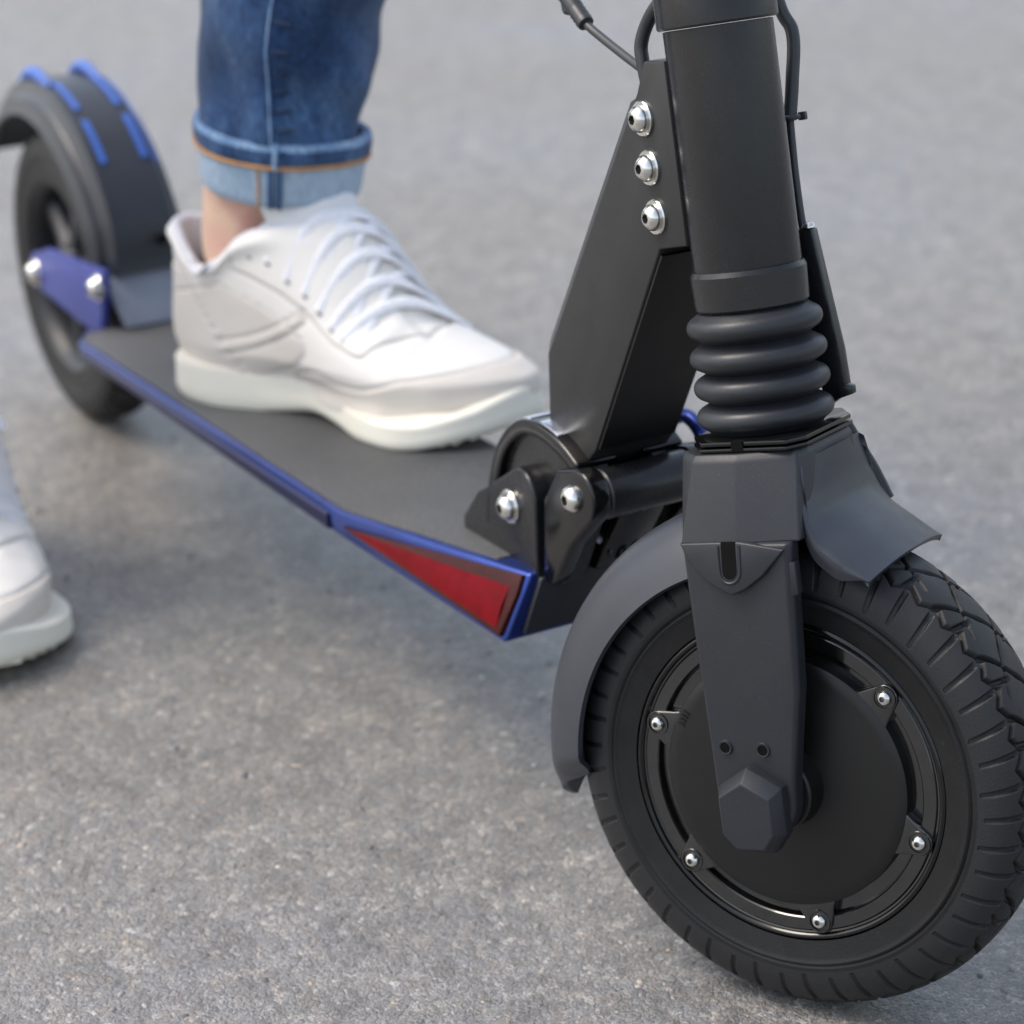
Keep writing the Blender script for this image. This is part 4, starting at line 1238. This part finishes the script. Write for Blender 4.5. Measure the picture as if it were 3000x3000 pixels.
    for i in range(7):
        ue, ye = ey[i]
        l1 = over(ue, -ye - 0.004, ue + 0.052, 0.020, 0.0030)
        obj('lace', (lambda vf: (mf(vf[0]), vf[1]))(tube(l1, 0.0042, n=14, per=4, flat=0.45, wide=(0.72, 0.35, -0.60))), M['lace'], sh, fr=place, smooth=70)
        if i < 6:
            un, yn = ey[i + 1]
            l2 = over(un + 0.012, -yn * 0.8 - 0.004, ue + 0.030, 0.022, 0.0006)
            obj('lace', (lambda vf: (mf(vf[0]), vf[1]))(tube(l2, 0.0036, n=12, per=4, flat=0.35, wide=(0.80, 0, -0.60))), M['lace'], sh, fr=place, smooth=70)
    # bow at the top
    b0 = np.array([0.121, -0.004, surf_z(0.121, -0.004) + 0.006])
    for s in ((-1, 1) if mirror < 0 else ()):
        lp = [b0, b0 + (0.006, s * 0.016, 0.005), b0 + (0.011, s * 0.034, -0.004), b0 + (0.020, s * 0.040, -0.016), b0 + (0.019, s * 0.028, -0.010), b0 + (0.008, s * 0.010, 0.001), b0]
        obj('lace_bow', (lambda vf: (mf(vf[0]), vf[1]))(tube(lp, 0.0028, n=8, per=6, flat=0.4, up=(0.3, 0.1, 0.95))), M['lace'], sh, fr=place, smooth=70)
    return sh

angL = math.radians(27.0)
tilt = math.radians(1.8)
dL = np.array([math.cos(angL) * math.cos(tilt), math.sin(angL) * math.cos(tilt), math.sin(tilt)])
yL = np.array([-math.sin(angL), math.cos(angL), 0])
zL = np.cross(dL, yL)
SHL = Frame((-0.690, -0.035, deck_top(-0.69) + 0.0014), dL, yL, zL)
sneaker(SHL, 1)
angR = math.radians(-8.0)
dR = np.array([math.cos(angR), math.sin(angR), 0]); yR = np.array([-math.sin(angR), math.cos(angR), 0])
SHR = Frame((-0.834, -0.207, 0.001), dR, yR, (0, 0, 1))
sneaker(SHR, -1)

# ---- body: one continuous skin surface, shown only at the ankles
def jl(fr, mir_, u, y, z):
    return tuple(fr([u, y * mir_, z])[0])
kneeL, kneeR = (-0.533, 0.058, 0.62), (-0.835, -0.335, 0.50)
hipL, hipR, pel = (-0.84, -0.095, 0.93), (-0.88, -0.275, 0.93), (-0.865, -0.185, 0.98)
sk_v, sk_e, sk_r = [], [], []
def node(p, rx, ry, par=None):
    sk_v.append(p); sk_r.append((rx, ry))
    if par is not None:
        sk_e.append((par, len(sk_v) - 1))
    return len(sk_v) - 1
root = node(pel, 0.10, 0.10)
spine = node((-0.870, -0.185, 1.10), 0.10, 0.13, root)
for fr, mr_, kn, hp in ((SHL, 1, kneeL, hipL), (SHR, -1, kneeR, hipR)):
    h = node(hp, 0.075, 0.075, root)
    k = node(kn, 0.048, 0.048, h)
    sh_ = node(tuple(np.array(kn) * 0.62 + np.array(jl(fr, mr_, 0.088, -0.004, 0.20)) * 0.38), 0.045, 0.045, k)
    a1 = node(jl(fr, mr_, 0.080, -0.001, 0.185), 0.041, 0.041, sh_)
    a2 = node(jl(fr, mr_, 0.0695, -0.002, 0.130), 0.0385, 0.0385, a1)
    a3 = node(jl(fr, mr_, 0.0640, -0.004, 0.105), 0.0375, 0.0375, a2)
    a4 = node(jl(fr, mr_, 0.070, -0.004, 0.070), 0.032, 0.032, a3)
    f1 = node(jl(fr, mr_, 0.120, -0.004, 0.052), 0.026, 0.026, a4)
    f2 = node(jl(fr, mr_, 0.190, -0.004, 0.040), 0.020, 0.020, f1)
me = bpy.data.meshes.new('body')
me.from_pydata(sk_v, sk_e, [])
me.materials.append(M['skin'])
body = link('body', me, P_)
sm = body.modifiers.new('skin', 'SKIN')
if not me.skin_vertices:
    bm = bmesh.new(); bm.from_mesh(me); bm.verts.layers.skin.verify(); bm.to_mesh(me); bm.free()
for i, (rx, ry) in enumerate(sk_r):
    me.skin_vertices[0].data[i].radius = (rx, ry)
    me.skin_vertices[0].data[i].use_root = (i == 0)
ss = body.modifiers.new('subsurf', 'SUBSURF'); ss.levels = 2; ss.render_levels = 2
sm.use_smooth_shade = True

# ---- jeans
NA = 128
def leg_rings(fr, mr_, kn, hp, seed, z_lo=0.186):
    """Rings of one trouser leg from just above the cuff to the hip."""
    c_lo = np.array(jl(fr, mr_, 0.0965, 0.003, z_lo))
    c_m = np.array(jl(fr, mr_, 0.1175, 0.004 if mr_ > 0 else 0.026, 0.280))
    if mr_ < 0:
        c_lo = np.array(jl(fr, mr_, 0.0885, 0.012, z_lo))
    path = catmull([tuple(c_lo), tuple(c_m), tuple(np.array(kn) * 0.98 + np.array((-0.01, 0, 0))), tuple((np.array(kn) + np.array(hp)) / 2), hp], 26)
    path[:] = path
    rads = np.interp(np.linspace(0, 1, len(path)), [0, 0.25, 0.5, 0.75, 1.0], [0.0522, 0.0580, 0.068, 0.085, 0.098])
    T = np.gradient(path, axis=0); T /= np.linalg.norm(T, axis=1)[:, None]
    ref = np.array(fr.B[:, 0])
    rings = []
    for i, (c, t, r_) in enumerate(zip(path, T, rads)):
        e1 = ref - t * (ref @ t); e1 /= np.linalg.norm(e1)
        e2 = np.cross(t, e1)
        th = np.linspace(0, 2 * np.pi, NA, endpoint=False)
        ring = []
        h = np.linalg.norm(path[:i + 1] - path[:max(i, 1) - 0 or 1][0], axis=1)[-1] if i else 0.0
        for q in th:
            w = 0.0056 * noise.noise(Vector((math.cos(q) * 1.6 + seed, math.sin(q) * 1.6, h * 13)))
            w += 0.0030 * noise.noise(Vector((math.cos(q) * 0.9, math.sin(q) * 0.9 + seed, h * 38 + 1.5 * math.sin(q))))
            w += 0.0034 * math.sin(h * 95 + 2.2 * math.cos(q + seed) + 1.4 * math.sin(2 * q)) * math.exp(-h / 0.09)
            ring.append(c + (e1 * math.cos(q) + e2 * math.sin(q)) * (r_ + w))
        rings.append(ring)
    return rings, path, T, ref
RL, pathL, TL, refL = leg_rings(SHL, 1, kneeL, hipL, 0.3)
RRg, pathR, TR, refR = leg_rings(SHR, -1, kneeR, hipR, 4.1)
hipsec = lambda z, rx, ry, cx: [(cx - 0.042 + rx * math.cos(q), -0.185 + ry * math.sin(q), z) for q in np.linspace(0, 2 * np.pi, NA, endpoint=False)]
pelvis = loft([hipsec(0.84, 0.085, 0.10, -0.80), hipsec(0.90, 0.115, 0.172, -0.80), hipsec(0.98, 0.118, 0.175, -0.82), hipsec(1.06, 0.108, 0.165, -0.825)], True, True)
jeans = obj('jeans', join(loft(RL, False, True), loft(RRg, False, True), pelvis), M['denim'], P_, smooth=180)

def cuff(fr, mr_, seed):
    """Turned-up hem: worn dark roll on top, ochre stitched line, pale inside cloth below."""
    ax0 = np.array(jl(fr, mr_, 0.0930, 0.001, 0.1515)); ax1 = np.array(jl(fr, mr_, 0.0980, 0.003 if mr_ > 0 else 0.013, 0.1945))
    t = (ax1 - ax0); H = np.linalg.norm(t); t /= H
    e1 = fr.B[:, 0] - t * (fr.B[:, 0] @ t); e1 /= np.linalg.norm(e1); e2 = np.cross(t, e1)
    # profile: (height fraction, radius)
    prof = [(0.10, 0.0470), (0.0, 0.0500), (-0.015, 0.0520), (0.02, 0.0536), (0.15, 0.0550), (0.35, 0.0562), (0.54, 0.0571), (0.64, 0.0575), (0.645, 0.0586), (0.72, 0.0593), (0.80, 0.0597), (0.90, 0.0597), (0.975, 0.0588), (1.0, 0.0572), (0.97, 0.0528)]
    rings, fm = [], []
    for hf, r_ in prof:
        ring = []
        for q in np.linspace(0, 2 * np.pi, NA, endpoint=False):
            w = 0.0022 * noise.noise(Vector((math.cos(q) * 1.7 + seed, math.sin(q) * 1.7, hf * 1.6)))
            w += 0.0008 * noise.noise(Vector((math.cos(q) * 9 + seed, math.sin(q) * 9, hf * 5)))
            sag = -0.0042 * math.cos(q - 0.2) + 0.002 * math.sin(2 * q + seed)
            ring.append(ax0 + t * (hf * H + sag * 0.8) + (e1 * math.cos(q) + e2 * math.sin(q)) * (r_ + w))
        rings.append(ring)
    v, f = loft(rings, False, False)
    for k in range(len(prof) - 1):
        hm = (prof[k][0] + prof[k + 1][0]) / 2
        m_ = 0 if hm < 0.642 else (2 if hm > 0.91 else 1)
        fm += [m_] * NA
    cf = obj('cuff', (v, f, fm), [M['denimpale'], M['denim'], M['denimedge']], jeans, smooth=180)
    ring = np.array(rings[7])
    cen = ring.mean(0)
    rr = [p + (p - cen) / np.linalg.norm(p - cen) * 0.0012 for p in ring]
    obj('cuff_stitching', tube(rr, 0.0015, n=8, spline=False, closed=True), M['orange'], jeans, smooth=80)
    return rings, cen
cr, cc = cuff(SHL, 1, 1.7)
cuff(SHR, -1, 6.2)

def ring_at(rg, q):
    x = (q % (2 * math.pi)) / (2 * math.pi) * NA
    j = int(x) % NA
    return rg[j] * (1 - (x - int(x))) + rg[(j + 1) % NA] * (x - int(x))
def seam(rings, q, name, mat, off, rad, i0, i1, flat=0.5):
    pts = []
    for i in range(i0, i1):
        c, t, rg = pathL[i], TL[i], np.array(rings[i])
        p = ring_at(rg, q - 0.0062 * i)
        d_ = p - c; d_ /= np.linalg.norm(d_)
        pts.append(p + d_ * off)
    return obj(name, tube(pts, rad, n=10, spline=False, flat=flat), mat, jeans, smooth=80)
# inner-leg seam of the left leg, facing the camera
view = np.array([0.8397, -0.6297, 0.6852])
dv = view - pathL[8]
q0 = math.atan2(dv @ np.cross(TL[8], refL), dv @ refL)
QS = q0 - 0.14
seam(RL, QS, 'seam', M['denimedge'], 0.0006, 0.0012, 0, 60)
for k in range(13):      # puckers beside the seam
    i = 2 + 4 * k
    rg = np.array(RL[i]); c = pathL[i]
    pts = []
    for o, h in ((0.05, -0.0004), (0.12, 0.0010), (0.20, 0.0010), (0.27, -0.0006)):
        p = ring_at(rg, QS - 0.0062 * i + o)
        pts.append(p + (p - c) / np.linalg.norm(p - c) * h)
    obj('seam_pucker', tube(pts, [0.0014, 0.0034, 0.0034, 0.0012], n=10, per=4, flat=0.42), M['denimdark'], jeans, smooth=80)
jq = int(round((QS % (2 * math.pi)) / (2 * math.pi) * NA)) % NA
def cuff_line(o, mat, rad, lo=1, hi=14, name='seam', flat=0.5):
    pts = []
    for i in range(lo, hi):
        rg = np.array(cr[i]); c = rg.mean(0)
        p = rg[(jq + o) % NA]
        pts.append(p + (p - c) / np.linalg.norm(p - c) * 0.0005)
    obj(name, tube(pts, rad, n=8, spline=False, flat=flat), mat, jeans, smooth=80)
cuff_line(-3, M['orange'], 0.0011, 2, 8)
cuff_line(0, M['denim'], 0.0024, 2, 8)
cuff_line(2, M['denim'], 0.0026, 2, 8)
cuff_line(1, M['denimedge'], 0.0028, 8, 14)
